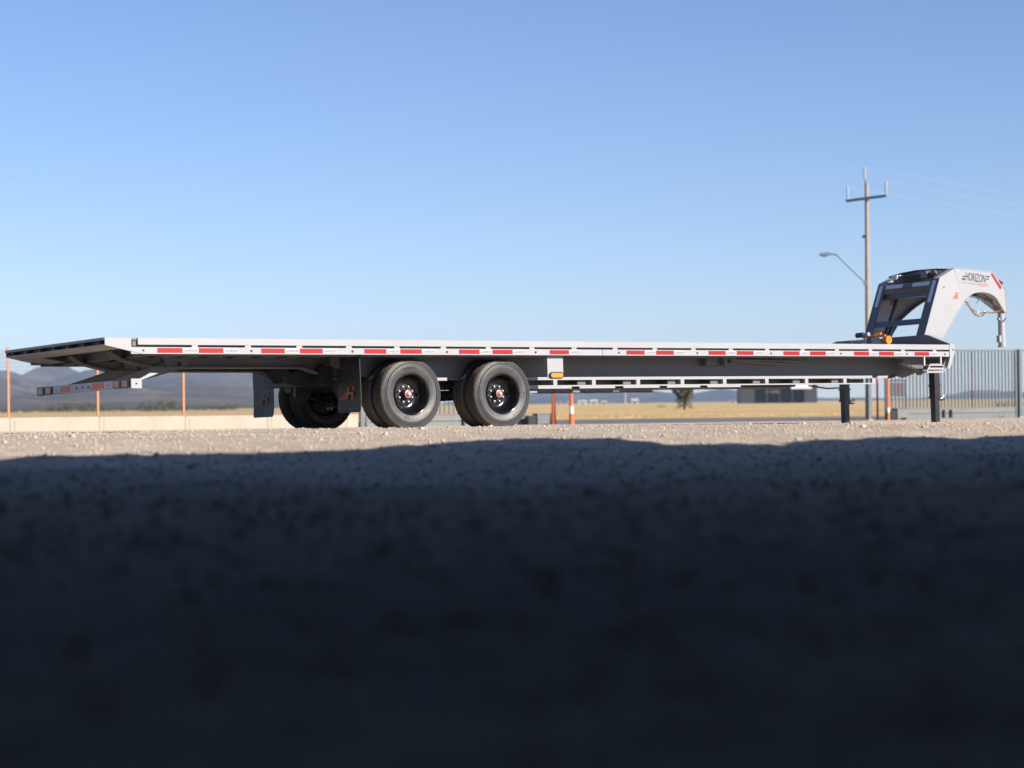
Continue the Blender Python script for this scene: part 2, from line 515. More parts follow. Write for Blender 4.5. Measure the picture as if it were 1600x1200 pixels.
def hills(name, prof, D, front, back, mat_, seed, nx=340, ny=60, rough=0.45, label=None):
    P = [px_xz(x, y, D) for x, y in prof]
    PX = np.array([a for a, _ in P]); PZ = np.array([max(b + 0.45, 0) for _, b in P])
    x = np.linspace(PX.min(), PX.max(), nx); t = np.linspace(-1, 1, ny)
    A, T = np.meshgrid(x, t)
    Y = D + np.where(T < 0, T * front, T * back)
    k = np.where(T < 0, 1 - np.abs(T) ** 0.9, 1 - T ** 1.5)
    base = np.interp(A, PX, PZ)
    sc = 1.0 / (front * 0.22)
    nz = fbm(A * sc, Y * sc, 5, seed, 0.55)
    gul = 1 - np.abs(fbm(A * sc * 1.6, Y * sc * 0.7, 4, seed + 31)) * 2.2
    mod = 1 + rough * (nz + (gul - 0.75)) * (1 - np.exp(-((T / 0.16) ** 2)))
    Z = -0.6 + (base + 0.15) * np.clip(k, 0, 1) * np.clip(mod, 0.3, 1.6)
    Z += fbm(A * sc * 8, Y * sc * 8, 3, seed + 5) * base * 0.03
    o = raw_mesh(name, np.stack([A.ravel(), Y.ravel(), Z.ravel()], 1), grid_faces(nx, ny), mat_)
    o.data.polygons.foreach_set("use_smooth", [True] * len(o.data.polygons))
    return tag(o, kind='structure', label=label)

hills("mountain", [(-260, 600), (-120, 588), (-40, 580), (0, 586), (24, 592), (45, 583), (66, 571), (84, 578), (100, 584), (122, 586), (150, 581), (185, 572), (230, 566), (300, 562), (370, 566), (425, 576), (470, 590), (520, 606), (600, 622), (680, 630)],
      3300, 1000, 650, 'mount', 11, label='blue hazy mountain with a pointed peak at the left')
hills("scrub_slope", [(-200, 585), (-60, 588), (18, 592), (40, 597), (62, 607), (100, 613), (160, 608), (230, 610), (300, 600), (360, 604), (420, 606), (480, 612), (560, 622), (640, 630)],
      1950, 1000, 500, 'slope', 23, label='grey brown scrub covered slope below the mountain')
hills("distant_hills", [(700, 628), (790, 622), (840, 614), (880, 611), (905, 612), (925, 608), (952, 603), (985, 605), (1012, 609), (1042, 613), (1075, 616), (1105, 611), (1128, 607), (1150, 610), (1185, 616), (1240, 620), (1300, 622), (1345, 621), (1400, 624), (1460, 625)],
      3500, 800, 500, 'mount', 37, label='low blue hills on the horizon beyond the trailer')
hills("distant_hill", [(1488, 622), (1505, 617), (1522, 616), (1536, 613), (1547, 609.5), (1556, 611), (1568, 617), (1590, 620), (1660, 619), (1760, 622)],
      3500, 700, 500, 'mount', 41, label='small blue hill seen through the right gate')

# gravel stones near the camera and under the trailer: nobody could count them
def pebbles(name, n, y0, y1, smin, smax, seed, power):
    r = np.random.default_rng(seed)
    Y = y0 + (y1 - y0) * r.random(n) ** 0.9
    Xp = (r.random(n) * 2 - 1) * (0.30 * Y + 1.6)
    sz = smin * (smax / smin) ** (r.random(n) ** power)
    sz = np.maximum(sz, Y * 0.00028)
    th = r.random(n) * 2 * pi
    base = np.array([(1, 0, 0), (0.3, 0.9, 0), (-0.8, 0.55, 0), (-0.75, -0.6, 0), (0.35, -0.9, 0), (0.1, 0.05, 1), (-0.05, 0, -1)])
    faces = np.array([(i, (i + 1) % 5, 5) for i in range(5)] + [((i + 1) % 5, i, 6) for i in range(5)])
    jit = 1 + 0.5 * (r.random((n, 7, 3)) - 0.5)
    V = base[None] * jit
    V = V * np.stack([np.ones(n), 0.6 + 0.4 * r.random(n), 0.4 + 0.4 * r.random(n)], 1)[:, None, :]
    V[:, :, 2] += 0.35 * (r.random(n)[:, None] - 0.5) * V[:, :, 0]
    c, s = np.cos(th)[:, None], np.sin(th)[:, None]
    VX = V[:, :, 0] * c - V[:, :, 1] * s; VY = V[:, :, 0] * s + V[:, :, 1] * c
    V = np.stack([VX, VY, V[:, :, 2]], 2) * sz[:, None, None]
    V[:, :, 0] += Xp[:, None]; V[:, :, 1] += Y[:, None]
    V[:, :, 2] += (yard_z(Xp, Y) + sz * 0.18)[:, None]
    F = (faces[None] + (np.arange(n) * 7)[:, None, None]).reshape(-1, 3)
    return raw_mesh(name, V.reshape(-1, 3), F, 'pebble')
o = pebbles("gravel_stones", 90000, 1.3, 44, 0.003, 0.015, 3, 1.8)
tag(o, label='loose pale gravel stones covering the yard', cat='gravel', kind='stuff')
o = pebbles("gravel_clods", 600, 8.5, 22, 0.010, 0.032, 8, 2.8)
tag(o, label='larger stones and clods of earth strewn over the gravel', cat='stones', kind='stuff')

def zat(x, y): return float(yard_z(np.array([x]), np.array([y]))[0])
mb = MB()
prof = [(-.11, -.015), (-.07, .014), (-.01, .024), (.05, .018), (.10, .006), (.125, -.02), (0, -.03)]
mb.prism(prof, -.05, .06)
for i, v in enumerate(mb.v): mb.v[i] = (v[0] * (1 - 0.25 * abs(v[1]) / .06), v[1], v[2] * (0.75 + 0.25 * sin(i * 2.1)))
o = mb.build("flat_stone", 'stone', loc=(2.75, 14.6, zat(2.75, 14.6) + 0.008))
tag(o, label='flat tan stone at the edge of the shadow in front of the front jacks', cat='stone')

# dry grass on the field beyond the road
def grass(name, n, seed):
    r = np.random.default_rng(seed)
    Y = 98 * (330 / 98) ** r.random(n)
    Xp = (r.random(n) * 2 - 1) * (0.30 * Y + 6)
    h = 0.02 + 0.07 * r.random(n) * (0.4 + 0.9 * (fbm(Xp * .06, Y * .03, 2, 77) + .5))
    w = 0.03 + 0.06 * r.random(n)
    th = r.random(n) * pi
    lean = (r.random((n, 2)) - .5) * 0.25
    dx, dy = np.cos(th) * w, np.sin(th) * w
    V = np.zeros((n, 3, 3))
    z0 = zbase(Y) - 0.05
    V[:, 0] = np.stack([Xp - dx, Y - dy, z0], 1); V[:, 1] = np.stack([Xp + dx, Y + dy, z0], 1)
    V[:, 2] = np.stack([Xp + lean[:, 0], Y + lean[:, 1], z0 + h], 1)
    return raw_mesh(name, V.reshape(-1, 3), np.arange(3 * n).reshape(-1, 3), 'grass')
tag(grass("dry_grass", 90000, 5), label='dry golden grass on the field beyond the road', cat='grass', kind='stuff')

# ---------------------------------------------------------------- fence, wall, gates (one long line at the back of the yard)
FX, FY = -13.9, 55.0
def fpt(s, off=0.0): return (FX + s * cos(FA) - off * sin(FA), FY + s * sin(FA) + off * cos(FA))
froot = empty("concrete_wall", (FX, FY, 0), (0, 0, FA))
tag(froot, 'low cream concrete wall carrying the wire fence, left of the grey gate', 'wall')
pan = MB().box(0, 2.475, -.10, .10, -.75, .0).box(.12, 2.36, -.112, -.1, -.6, -.06)
pan0 = None
for k in range(-9, 4):
    s0 = 0.03 + k * 2.51 + 0.02
    if pan0 is None:
        pan0 = pan.build("wall_panel", 'concrete', froot); w = pan0
    else:
        w = copy_obj(pan0, froot)
    w.location = (s0, 0, 0.047 - 0.0034 * max(s0, 0))
for s0, wd in ((10.09, .36),):
    MB().box(s0, s0 + wd, -.10, .10, -.75, .012).build("wall_panel", 'concrete', froot)
cp0 = None
for k in range(-9, 5):
    s0 = 0.03 + k * 2.51
    m_ = MB().box(-.018, .018, -.085, .085, -.75, -.01)
    if cp0 is None: cp0 = m_.build("joint_filler", 'concrete', froot); c = cp0
    else: c = copy_obj(cp0, froot)
    c.location = (s0 + .003, 0, 0.040 - 0.0034 * max(s0, 0))

fr = empty("wire_fence", (FX, FY, 0), (0, 0, FA))
tag(fr, 'wire mesh fence with orange brown posts on top of the cream wall', 'fence')
post0 = None
for k in range(-9, 5):
    if post0 is None:
        post0 = MB().box(-.028, .028, -.028, .028, 0, 1.92).box(-.045, .045, -.045, .045, 1.92, 1.935).build("post", 'rust', fr); p_ = post0
    else: p_ = copy_obj(post0, fr)
    p_.location = (0.03 + k * 2.51, 0, 0.045 - 0.0034 * max(0, k * 2.51))
mw = MB()
for i in range(50): mw.box(.04 + i * .05 - .003, .04 + i * .05 + .003, -.003, .003, .01, 1.86)
for i in range(17):
    z = .03 + i * 0.115 if i > 5 else .03 + i * 0.09
    mw.box(.035, 2.475, -.007, -.0025, z - .0022, z + .0022)
mp0 = None
for k in range(-9, 4):
    if mp0 is None: mp0 = mw.build("mesh_panel", 'wire', fr); mp0['kind'] = 'stuff'; q = mp0
    else: q = copy_obj(mp0, fr)
    q.location = (0.03 + k * 2.51, 0, 0.045 - 0.0034 * max(0, k * 2.51))

def make_gate(name, s0, s1, label, red_at=(), brackets=()):
    g = empty(name, (FX, FY, 0), (0, 0, FA))
    tag(g, label, 'gate', 'sliding gates of the yard')
    MB().box(s0, s1, -.03, .03, 1.97, 2.02).build("top_rail", 'gate', g)
    MB().box(s0, s1, -.03, .03, -.06, -.015).build("lower_rail", 'gate', g)
    for z0, z1, y in ((-.225, -.062, -.02), (-.385, -.245, -.02)):
        MB().box(s0, s1, y, .02, z0, z1).build("bottom_board", 'gate_sheet', g)
    MB().box(s0, s1, -.045, .01, -.44, -.388).build("track_beam", 'gate_sheet', g)
    MB().box(s0, s1, .0, .012, -.245, -.225).build("board_gap", 'black', g)
    for s in (s0 + .035, s1 - .035):
        MB().box(s - .035, s + .035, -.037, .037, -.43, 2.03).build("end_stile", 'gate', g)
    b0 = None; s = s0 + .155; 
    while s < s1 - .1:
        if b0 is None: b0 = MB().box(-.0215, .0215, -.0215, .0215, -.015, 1.97).build("bar", 'gate', g); b_ = b0
        else: b_ = copy_obj(b0, g)
        b_.location = (s, 0, 0); s += .1555
    for s in red_at: MB().box(s - .011, s + .011, -.06, -.034, -.02, 1.97).build("red_stop_bar", 'stop_red', g)
    for s in brackets:
        MB().prism_x([(-.10, -.1), (-.05, -.1), (-.05, -.38), (-.10, -.38)], s - .03, s + .03).build("roller_bracket", 'black', g)
    return g
make_gate("sliding_gate", 30.36, 36.30, 'grey barred sliding gate at the right, standing behind the front jack', (31.71, 34.22), (32.90, 33.22))
make_gate("sliding_gate", 10.75, 16.2, 'grey barred sliding gate at the left, mostly hidden behind the wheels', (), (14.0,))

def gpost(name, s, w, h, label, cat='post', m='gate', group=None, off=0.1, taper=None):
    x, y = fpt(s, -off)
    r = empty(name, (x, y, 0), (0, 0, FA))
    tag(r, label, cat, group)
    return r
for s, lab in ((10.62, 'grey steel gate post at the end of the cream wall'), (36.42, 'dark steel gate post at the right edge of the picture'), (29.66, 'dark steel gate post beside the utility pole')):
    r = gpost("gate_post", s, .13, 2.1, lab, 'post', group='steel posts of the gates', off=0.0 if s != 36.42 else 0.05)
    MB().box(-.065, .065, -.065, .065, -.55, 2.02).build("shaft", 'gate', r)
    MB().box(-.075, .075, -.075, .075, 2.02, 2.035).build("cap", 'gate', r)
    MB().box(-.11, .11, -.11, .11, -.56, -.395).build("foot_plate", 'concrete', r)
# a bit of fence continues past the right post
g = empty("steel_fence", (FX, FY, 0), (0, 0, FA)); tag(g, 'grey steel fence continuing past the right gate post', 'fence')
MB().box(36.52, 41.5, -.02, .02, 1.97, 2.02).build("top_rail", 'gate', g)
MB().box(36.52, 41.5, -.02, .02, -.42, -.0).build("bottom_board", 'gate_sheet', g)
b0 = None
for i in range(18):
    if b0 is None: b0 = MB().box(-.012, .012, -.012, .012, 0, 1.97).build("bar", 'gate', g); b_ = b0
    else: b_ = copy_obj(b0, g)
    b_.location = (36.8 + i * .26, 0, 0)

# tapered orange marker posts and red guard posts at the opening
def marker(s, off, lab, h=1.75):
    x, y = fpt(s, -off); z = -.43
    r = empty("marker_post", (x, y, z)); tag(r, lab, 'marker post', 'orange marker posts at the gate opening')
    def ring(z0, z1): return [(0, 0, z0), (0, 0, z1)]
    R = lambda z: 0.085 - 0.062 * z / h
    MB().tube(ring(0.02, .38), R(0), 14, r2=R(.38)).build("shaft", 'safety', r, smooth=50)
    MB().tube(ring(.382, .62), R(.38), 14, r2=R(.62)).build("white_band" if s > 17 else "lower_sleeve", 'white' if s > 17 else 'safety', r, smooth=50)
    MB().tube(ring(.622, h), R(.62), 14, r2=R(h)).build("shaft", 'safety', r, smooth=50)
    MB().box(-.12, .12, -.12, .12, -.03, .02).build("base", 'black', r)
marker(16.93, .5, 'orange tapered marker post, the left one, beside the dark motor box')
marker(17.23, 1.1, 'orange tapered marker post with white band, standing right of the dark motor box')
for s, off, w, h, lab, band in ((30.21, .35, .075, 1.55, 'bright red guard post with a white band in front of the right gate motor', True), (30.02, .0, .05, 1.5, 'thin dark red guard post left of the bright red one', False)):
    x, y = fpt(s, -off); r = empty("guard_post", (x, y, -.47), (0, 0, FA)); tag(r, lab, 'guard post')
    mm = 'safety' if band else 'red_paint'
    MB().box(-w / 2, w / 2, -w / 2, w / 2, 0, .30).box(-w / 2, w / 2, -w / 2, w / 2, .46, h).build("shaft", mm, r)
    MB().box(-w / 2 - .001, w / 2 + .001, -w / 2 - .001, w / 2 + .001, .30, .46).build("band", 'white' if band else mm, r)
    MB().box(-w, w, -w, w, -.03, .006).build("base_plate", mm, r)
# gate motors
for s0, s1, off, lab in ((30.55, 31.03, .28, 'grey gate motor housing at the foot of the right gate'), (16.38, 16.86, .3, 'dark grey gate motor housing left of the orange marker posts')):
    x, y = fpt(s0, -off); r = empty("gate_motor", (x, y, 0), (0, 0, FA)); tag(r, lab, 'gate motor', 'gate motors')
    L_ = s1 - s0
    MB().box(0, L_, -.15, .15, -.36, -.06).build("housing", 'gate_sheet' if s0 > 20 else 'gate', r)
    MB().box(-.02, L_ + .02, -.17, .17, -.06, -.035).build("lid", 'gate', r)
    MB().box(-.30, -.02, -.12, .12, -.40, -.10).build("gearbox", 'black', r)
    MB().box(.02, .10, -.14, .14, -.47, -.36).box(L_ - .1, L_ - .02, -.14, .14, -.47, -.36).build("foot", 'gate', r)
# number sign behind the gate
x, y = fpt(31.9, 1.2); r = empty("number_sign", (x, y, 0), (0, 0, FA)); tag(r, 'small grey number sign reading 173 behind the right gate bars', 'sign')
MB().box(-.42, .36, -.01, .012, .38, .87).build("board", mat('sign_grey', (0.09, 0.09, 0.105), .5), r)
MB().box(-.40, .34, -.015, .015, .92, .97).build("top_bar", 'black', r)
MB().box(-.40, -.36, -.012, .012, -.5, .92).box(.30, .34, -.012, .012, -.5, .92).build("leg", 'gate', r)
text_obj("lettering", "173", .30, 'dark_red_ink', r, lambda a, b: (-.30 + a, -.013, .47 + b), width=.56)

# ---------------------------------------------------------------- utility poles, wires, street light
def utility_pole(x, y, lab, first=None):
    r = empty("utility_pole", (x, y, -.45)); tag(r, lab, 'utility pole', 'poles of the power line')
    MB().tube([(0, 0, -.3), (0.02, 0, 3), (0.05, 0, 9.2)], .125, 18, r2=.075).build("shaft", 'pole', r, smooth=50)
    a = Vector((-.58, .95, 8.60)); b = Vector((.66, -.95, 8.60))
    MB().bar(a, b, .09, .1).build("crossarm", 'galv', r)
    prof = [(0, 0), (.05, .02), (.05, .045), (.035, .05), (.05, .07), (.05, .095), (.035, .10)]
    for q in (a + Vector((.03, -.04, 0)), b + Vector((-.03, .04, 0)), Vector((-.02, 0, 9.26))):
        m_ = MB()
        base = q + Vector((0, 0, .05))
        m_.tube([base, base + Vector((0, 0, .25))], .03, 8)
        for j in range(5): m_.tube([base + Vector((0, 0, .12 + j * .085)), base + Vector((0, 0, .175 + j * .085))], .062, 12, r2=.04)
        m_.build("insulator", 'insul', r, smooth=40)
    MB().bar((.05, 0, 9.1), (-.03, 0, 9.34), .05).build("top_bracket", 'galv', r)
    MB().box(-.14, -.04, -.05, .05, 7.05, 7.16).build("clamp", 'black', r)
    return r, a, b
up, A_, B_ = utility_pole(13.9, 78, 'tall concrete utility pole with crossarm and three insulators behind the gooseneck')
utility_pole(-46, 76, 'utility pole beyond the left edge of the picture')
utility_pole(62, 120, 'utility pole beyond the right edge of the picture')
def wire(a, b, sag, lab, n=40):
    a = Vector(a); b = Vector(b); pts = []
    for i in range(n + 1):
        t = i / n; p_ = a.lerp(b, t); p_.z -= sag * 4 * t * (1 - t); pts.append(p_)
    o = MB().tube(pts, .0042, 5).build("power_wire", 'alu'); tag(o, lab, 'wire', 'power wires of the pole line')
for off, z, nm in (((-.02, 0), 9.36, 'top'), ((-.55, .91), 8.68, 'left arm'), ((.63, -.91), 8.68, 'right arm')):
    p0 = (13.9 + off[0], 78 + off[1], z + 0.02)
    wire((-46 + off[0], 76 + off[1], z + .02), p0, .22 if nm != 'top' else .15, 'thin power wire running left from the %s insulator of the pole' % nm)
    wire(p0, (62 + off[0], 120 + off[1], z + .02), .9, 'thin power wire running right from the %s insulator of the pole' % nm)
sr = empty("street_light", (13.9, 78, -.45)); tag(sr, 'street light with a long slanted arm fixed to the utility pole', 'street light')
sr.location = (13.9, 77.9, -.45)
MB().tube([(-.05, 0, 5.3), (-.55, 0, 5.78), (-1.02, 0, 6.25), (-1.12, 0, 6.36), (-1.24, 0, 6.42), (-1.42, 0, 6.43)], .036, 10).build("arm", 'galv', sr, smooth=60)
MB().prism([(-1.40, 6.38), (-1.36, 6.46), (-1.55, 6.50), (-1.80, 6.47), (-1.86, 6.42), (-1.80, 6.38), (-1.6, 6.35)], -.12, .12).build("lamp_head", 'galv', sr)
MB().prism([(-1.55, 6.35), (-1.8, 6.375), (-1.78, 6.345), (-1.6, 6.32)], -.09, .09).build("lens", 'glass', sr)
MB().box(-.14, .0, -.09, .03, 5.2, 5.36).build("clamp", 'galv', sr)

# ---------------------------------------------------------------- plants, far buildings
def foliage(mb, cx, cy, cz, rx_, ry_, rz_, n, size, r):
    for _ in range(n):
        u = r.normal(size=3); u /= np.linalg.norm(u); rad = r.random() ** 0.45
        p_ = Vector((cx + u[0] * rx_ * rad, cy + u[1] * ry_ * rad, cz + u[2] * rz_ * rad))
        a = Vector(r.normal(size=3)).normalized() * size * (0.5 + r.random())
        b = Vector(r.normal(size=3)).normalized() * size * (0.5 + r.random())
        mb.add([p_ - a * .5, p_ + b * .5, p_ + a * .6], [(0, 1, 2)])

def bush(x, y, w, h, lab, m='leaf_green', group=None, n=420, seed=1, name="bush", z=None, leaf=0.2):
    r = np.random.default_rng(seed)
    z = -.47 if z is None else z
    e = empty(name, (x, y, z)); tag(e, lab, 'bush', group)
    mb = MB()
    k = max(2, int(w / h * 2.5))
    for i in range(k):
        fx = (i + .5) / k - .5
        hh = h * (0.55 + .45 * r.random()) * (1 - .5 * abs(fx))
        foliage(mb, fx * w * .85, (r.random() - .5) * w * .4, hh * .52, w / k * .9, w * .3, hh * .5, n // k, leaf * h, r)
    mb.build("crown", m, e)
    s = MB()
    for i in range(4):
        a = r.random() * 2 * pi; s.tube([(0.1 * w * (i - 1.5), 0, -.1), (0.1 * w * (i - 1.5) + .15 * w * cos(a), .1 * w * sin(a), h * .6)], h * .025, 5, r2=h * .01)
    s.build("stem", 'bark', e)
    return e
left_b = [(15, 470, 30, 8, 'low grey bush behind the fence at the foot of the leftmost fence post'),
 (50, 470, 40, 9, 'low wide bush behind the fence, just right of the leftmost post'),
 (84, 500, 34, 12, 'small round bush left of the largest bush between the first two fence posts'),
 (116, 430, 62, 18, 'largest olive bush, behind the fence between the first and second post'),
 (150, 450, 34, 14, 'olive bush seen behind the second fence post'),
 (182, 480, 40, 10, 'low bush behind the fence just right of the second post'),
 (212, 540, 30, 8, 'tiny bush midway between the second and third fence posts'),
 (240, 420, 50, 18, 'tall dark olive bush between the second and third fence posts'),
 (272, 430, 40, 16, 'bush behind the fence touching the left side of the third post'),
 (303, 480, 44, 11, 'low bush behind the fence just right of the third post'),
 (332, 500, 36, 9, 'low bush midway between the third post and the far mud flap'),
 (356, 460, 38, 11, 'dark bush behind the fence nearest the left edge of the far mud flap')]
for i, (px, D, wpx, hpx, lab) in enumerate(left_b):
    X_, _z = px_xz(px, 640, D)
    bush(X_, D, wpx / FPX * D, hpx / FPX * D * 1.15, lab, group='bushes in the field behind the wire fence', seed=60 + i, n=900)
for px, D, wpx, hpx, lab in ((1033, 250, 16, 8, 'small round dark bush alone in the field left of the lone tree'), (1566, 92, 30, 27, 'dark bush behind the right end of the barred gate'), (1590, 90, 26, 31, 'dark bush behind the right gate post'), (1000, 900, 30, 5, 'low bush near the white houses')):
    X_, _z = px_xz(px, 640, D)
    bush(X_, D, wpx / FPX * D, hpx / FPX * D, lab, 'leaf_dark', seed=int(px), n=700, leaf=.07)
x_, y_ = fpt(35.1, -.45)
e = bush(x_, y_, .55, .30, 'small weed growing at the foot of the right gate', 'leaf_green', seed=5, n=160, z=-.455, name="weed", leaf=.09); e['category'] = 'weed'

def tree(x, y, h, w, lab, seed=2):
    r = np.random.default_rng(seed); e = empty("lone_tree", (x, y, -.47)); tag(e, lab, 'tree')
    t = MB(); t.tube([(0, 0, -.1), (.03, 0, h * .25), (-.02, .03, h * .5), (0.02, 0, h * .8)], h * .03, 8, r2=h * .008)
    c = MB()
    for i in range(34):
        u = r.normal(size=3); u /= np.linalg.norm(u); k_ = r.random() ** .5; zc = h * (.50 + .46 * u[2] * k_)
        wz = w * .5 * (1.1 - .6 * abs(zc / h - .35))
        foliage(c, u[0] * k_ * wz, u[1] * k_ * wz, zc, w * .13, w * .13, h * .07, 45, h * .045, r)
    for i in range(16): foliage(c, (r.random() - .5) * w * .7, (r.random() - .5) * w * .7, h * (.03 + .25 * r.random()), w * .15, w * .15, h * .07, 40, h * .045, r)
    for i in range(20):
        a = r.random() * 2 * pi; z0 = h * (.12 + .5 * r.random()); ln = w * .5 * (0.5 + .6 * r.random())
        q0 = Vector((0, 0, z0)); q1 = q0 + Vector((cos(a) * ln * .6, sin(a) * ln * .6, h * .14)); q2 = q1 + Vector((cos(a) * ln * .4, sin(a) * ln * .4, h * .16))
        t.tube([q0, q1, q2], h * .01, 5, r2=h * .003)
        foliage(c, q2.x, q2.y, q2.z, w * .16, w * .16, h * .10, 90, h * .06, r)
        foliage(c, q1.x, q1.y, q1.z, w * .12, w * .12, h * .08, 45, h * .06, r)
    t.build("trunk", 'bark', e); c.build("crown", 'leaf_dry', e)
tree(px_xz(1069, 640, 186)[0], 186, 3.3, 1.9, 'lone thin brown leaved tree in the golden field under the trailer deck')

def house(px, D, wpx, hpx, lab):
    X_, _ = px_xz(px, 630, D); w = wpx / FPX * D; h = hpx / FPX * D
    e = empty("house", (X_, D, -.5)); tag(e, lab, 'house', 'white houses at the far edge of the field')
    MB().box(-w / 2, w / 2, 0, w * .7, 0, h).build("wall", 'town', e)
    MB().prism_x([(-.4, h), (w * .35, h * 1.35), (w * .7 + .4, h)], -w / 2 - .3, w / 2 + .3).build("roof", 'roof' if int(px) % 2 else 'town', e)
    for i in (-1, 1):
        MB().box(i * w * .25 - .5, i * w * .25 + .5, -.03, .0, h * .35, h * .7).build("window", 'glass', e)
    MB().box(-.5, .5, -.03, 0, 0, h * .6).build("door", 'bark', e)
for px, wpx, hpx, lab in ((873, 9, 4, 'small white house at the far left of the houses row, near the marker posts'), (889, 8, 4.5, 'second white house from the left, very small'), (910, 14, 5, 'white house in the middle of the far row, left of the mast'), (928, 11, 5.5, 'larger white house just left of the mast'), (944, 8, 4, 'low white house nearest the mast on its left'), (992, 10, 6, 'white house just right of the mast'), (1145, 8, 4, 'small white house left of the dark shed')):
    house(px, 1000, wpx, hpx, lab)
e = empty("mast", (px_xz(977, 629, 700)[0], 700, -.5)); tag(e, 'thin grey mast standing at the far edge of the field', 'mast')
MB().tube([(0, 0, 0), (0, 0, 11)], .28, 8, r2=.12).build("shaft", 'insul', e)
MB().bar((-1, 0, 10), (1, 0, 10), .15).build("crossarm", 'insul', e)

# dark steel shed far out in the field
D = 620
X0, _ = px_xz(1157, 629, D); X1_, _ = px_xz(1277, 629, D)
e = empty("dark_shed", (X0, D, -.5)); tag(e, 'dark grey steel shed standing in the far field under the front of the trailer', 'shed')
w = X1_ - X0
for q_ in ((0, w, 9, 9.3), (0, .3, .1, 9), (w - .3, w, .1, 9)): MB().box(*q_, 0, 8).build("wall", 'steel', e)
MB().box(-.6, w + .6, -2.5, 9.8, 8, 8.5).build("roof", 'steel', e)
MB().box(0, w * .18, -.1, .1, 0, 8).build("front_wall", 'steel', e)
MB().box(w * .84, w, -.1, .1, 0, 8).build("front_wall", 'steel', e)
for i in range(5):
    xx = w * (.18 + i * .165)
    MB().box(xx - .15, xx + .15, -.2, .1, 0, 8).build("column", 'steel', e)
MB().box(w * .66, w * .93, -.35, -.12, 4.4, 5.9).build("sign_board", 'white', e)
MB().box(w * .34, w * .52, 2, 4.5, 3.2, 6.4).build("crate_stack", 'bark', e)

# unseen shed, added over and behind the camera to shade the foreground
e = empty("added_shade_shed"); tag(e, 'unseen open fronted shed added over the camera to shade the foreground', 'shed')
MB().prism_x([(-14, 4.2), (-3, 4.4), (6.6, 2.82), (6.6, 2.94), (-3, 4.6), (-14, 4.4)], -19, 22).build("roof", 'steel', e)
# added sheet, its uneven edge shaped so its shadow follows the wanted line
EH = 2.75; OX = EH * 1.544; OY = EH * 1.128
edge = [(-14, 11.0), (-3.6, 10.3), (-3.0, 10.4), (-2.7, 10.6), (-2.5, 11.3), (-1.9, 11.1), (-1.5, 11.0), (-.9, 11.0), (-.72, 11.2), (-.45, 12.1), (-.1, 12.6), (.3, 13.2), (.62, 13.0), (.80, 12.1), (1.0, 11.9), (1.4, 12.0), (1.9, 12.6), (2.4, 12.9), (2.9, 13.2), (3.6, 13.1), (17, 13.2)]
_ex = np.concatenate([[-14], np.arange(-4.5, 5, .09), [17]])
edge = [(float(a), float(np.interp(a, [q[0] for q in edge], [q[1] for q in edge])) + random.uniform(-.13, .13)) for a in _ex]
EP = [(x + OX, y - OY) for x, y in edge]
aw = MB(); n_ = len(EP)
for zt in (EH, EH + .05):
    for x, y in EP: aw.v.append((x, y, zt))
    for x, y in EP: aw.v.append((x, 6.62, zt + .05))
for b_ in (0, 2 * n_):
    for i in range(n_ - 1): aw.f.append((b_ + i, b_ + i + 1, b_ + n_ + i + 1, b_ + n_ + i)); aw.mi.append(0)
for i in range(n_ - 1): aw.f.append((i, 2 * n_ + i, 2 * n_ + i + 1, i + 1)); aw.mi.append(0)
aw.build("added_shade_sheet", 'steel', e)
MB().box(-19, 22, -14.2, -14, -.2, 4.3).build("back_wall", 'steel', e)
MB().box(-19.2, -19, -14.2, 6.5, -.2, 3.2).build("side_wall", 'steel', e)
MB().box(22, 22.2, -14.2, 6.5, -.2, 3.2).build("side_wall", 'steel', e)
c0 = None
for xx in (-18.5, -12.2, 12.6, 21.6):
    if c0 is None: c0 = MB().box(-.1, .1, -.1, .1, -.2, 2.75).build("column", 'steel', e); c = c0
    else: c = copy_obj(c0, e)
    c.location = (xx, 6.4, 0)

# ================================================================ the gooseneck flatbed trailer
# local frame: x along the trailer (0 at the tail hinge), y from the near side (0) to the far side (2.59), z up
TW = 2.59
T = empty("flatbed_trailer", (-3.792, 19.961, 0), (-.023, -.0023, .625))
tag(T, 'long light grey gooseneck flatbed trailer with black dual wheels and red reflective side tape', 'trailer')

def part(mb, name, m, parent=None, **kw): return mb.build(name, m, parent or T, **kw)

# --- deck, edge channels, rub rails (near side and far side)
part(MB().box(.03, 11.98, .03, TW - .03, .90, .968), "deck_floor", 'frame')
pl0 = None
for i in range(40):
    if pl0 is None: pl0 = part(MB().box(0, .292, .06, TW - .06, .969, .978), "deck_plate", 'frame'); q = pl0
    else: q = copy_obj(pl0, T)
    q.location = (.04 + i * .2985, 0, 0)
for side in (0, 1):
    f = (lambda y: y) if side == 0 else (lambda y: TW - y)
    def bx(x0, x1, y0, y1, z0, z1): return MB().box(x0, x1, min(f(y0), f(y1)), max(f(y0), f(y1)), z0, z1)
    part(bx(.075, 11.985, 0, .055, .912, .980), "edge_channel", 'paint')
    part(bx(.0, 11.985, 0.002, .012, .819, .888), "rub_rail", 'paint')
    part(bx(.075, 11.985, .10, .112, .80, .91), "inner_channel", 'frame')
    s0 = None
    for k in range(19):
        if s0 is None: s0 = part(bx(-.035, .035, .004, .055, .882, .914), "rail_spacer", 'paint'); q = s0
        else: q = copy_obj(s0, T)
        q.location = (.708 + k * .6108, 0, 0)
    h0 = None
    for k in range(11):
        if h0 is None:
            h0 = part(MB().cyl_y(0, f(.002), f(-.004), .853, .012, 10), "rail_bolt", 'hole'); q = h0
        else: q = copy_obj(h0, T)
        q.location = (.131 + 1.2255 * k if k < 10 else 11.893, 0, 0)
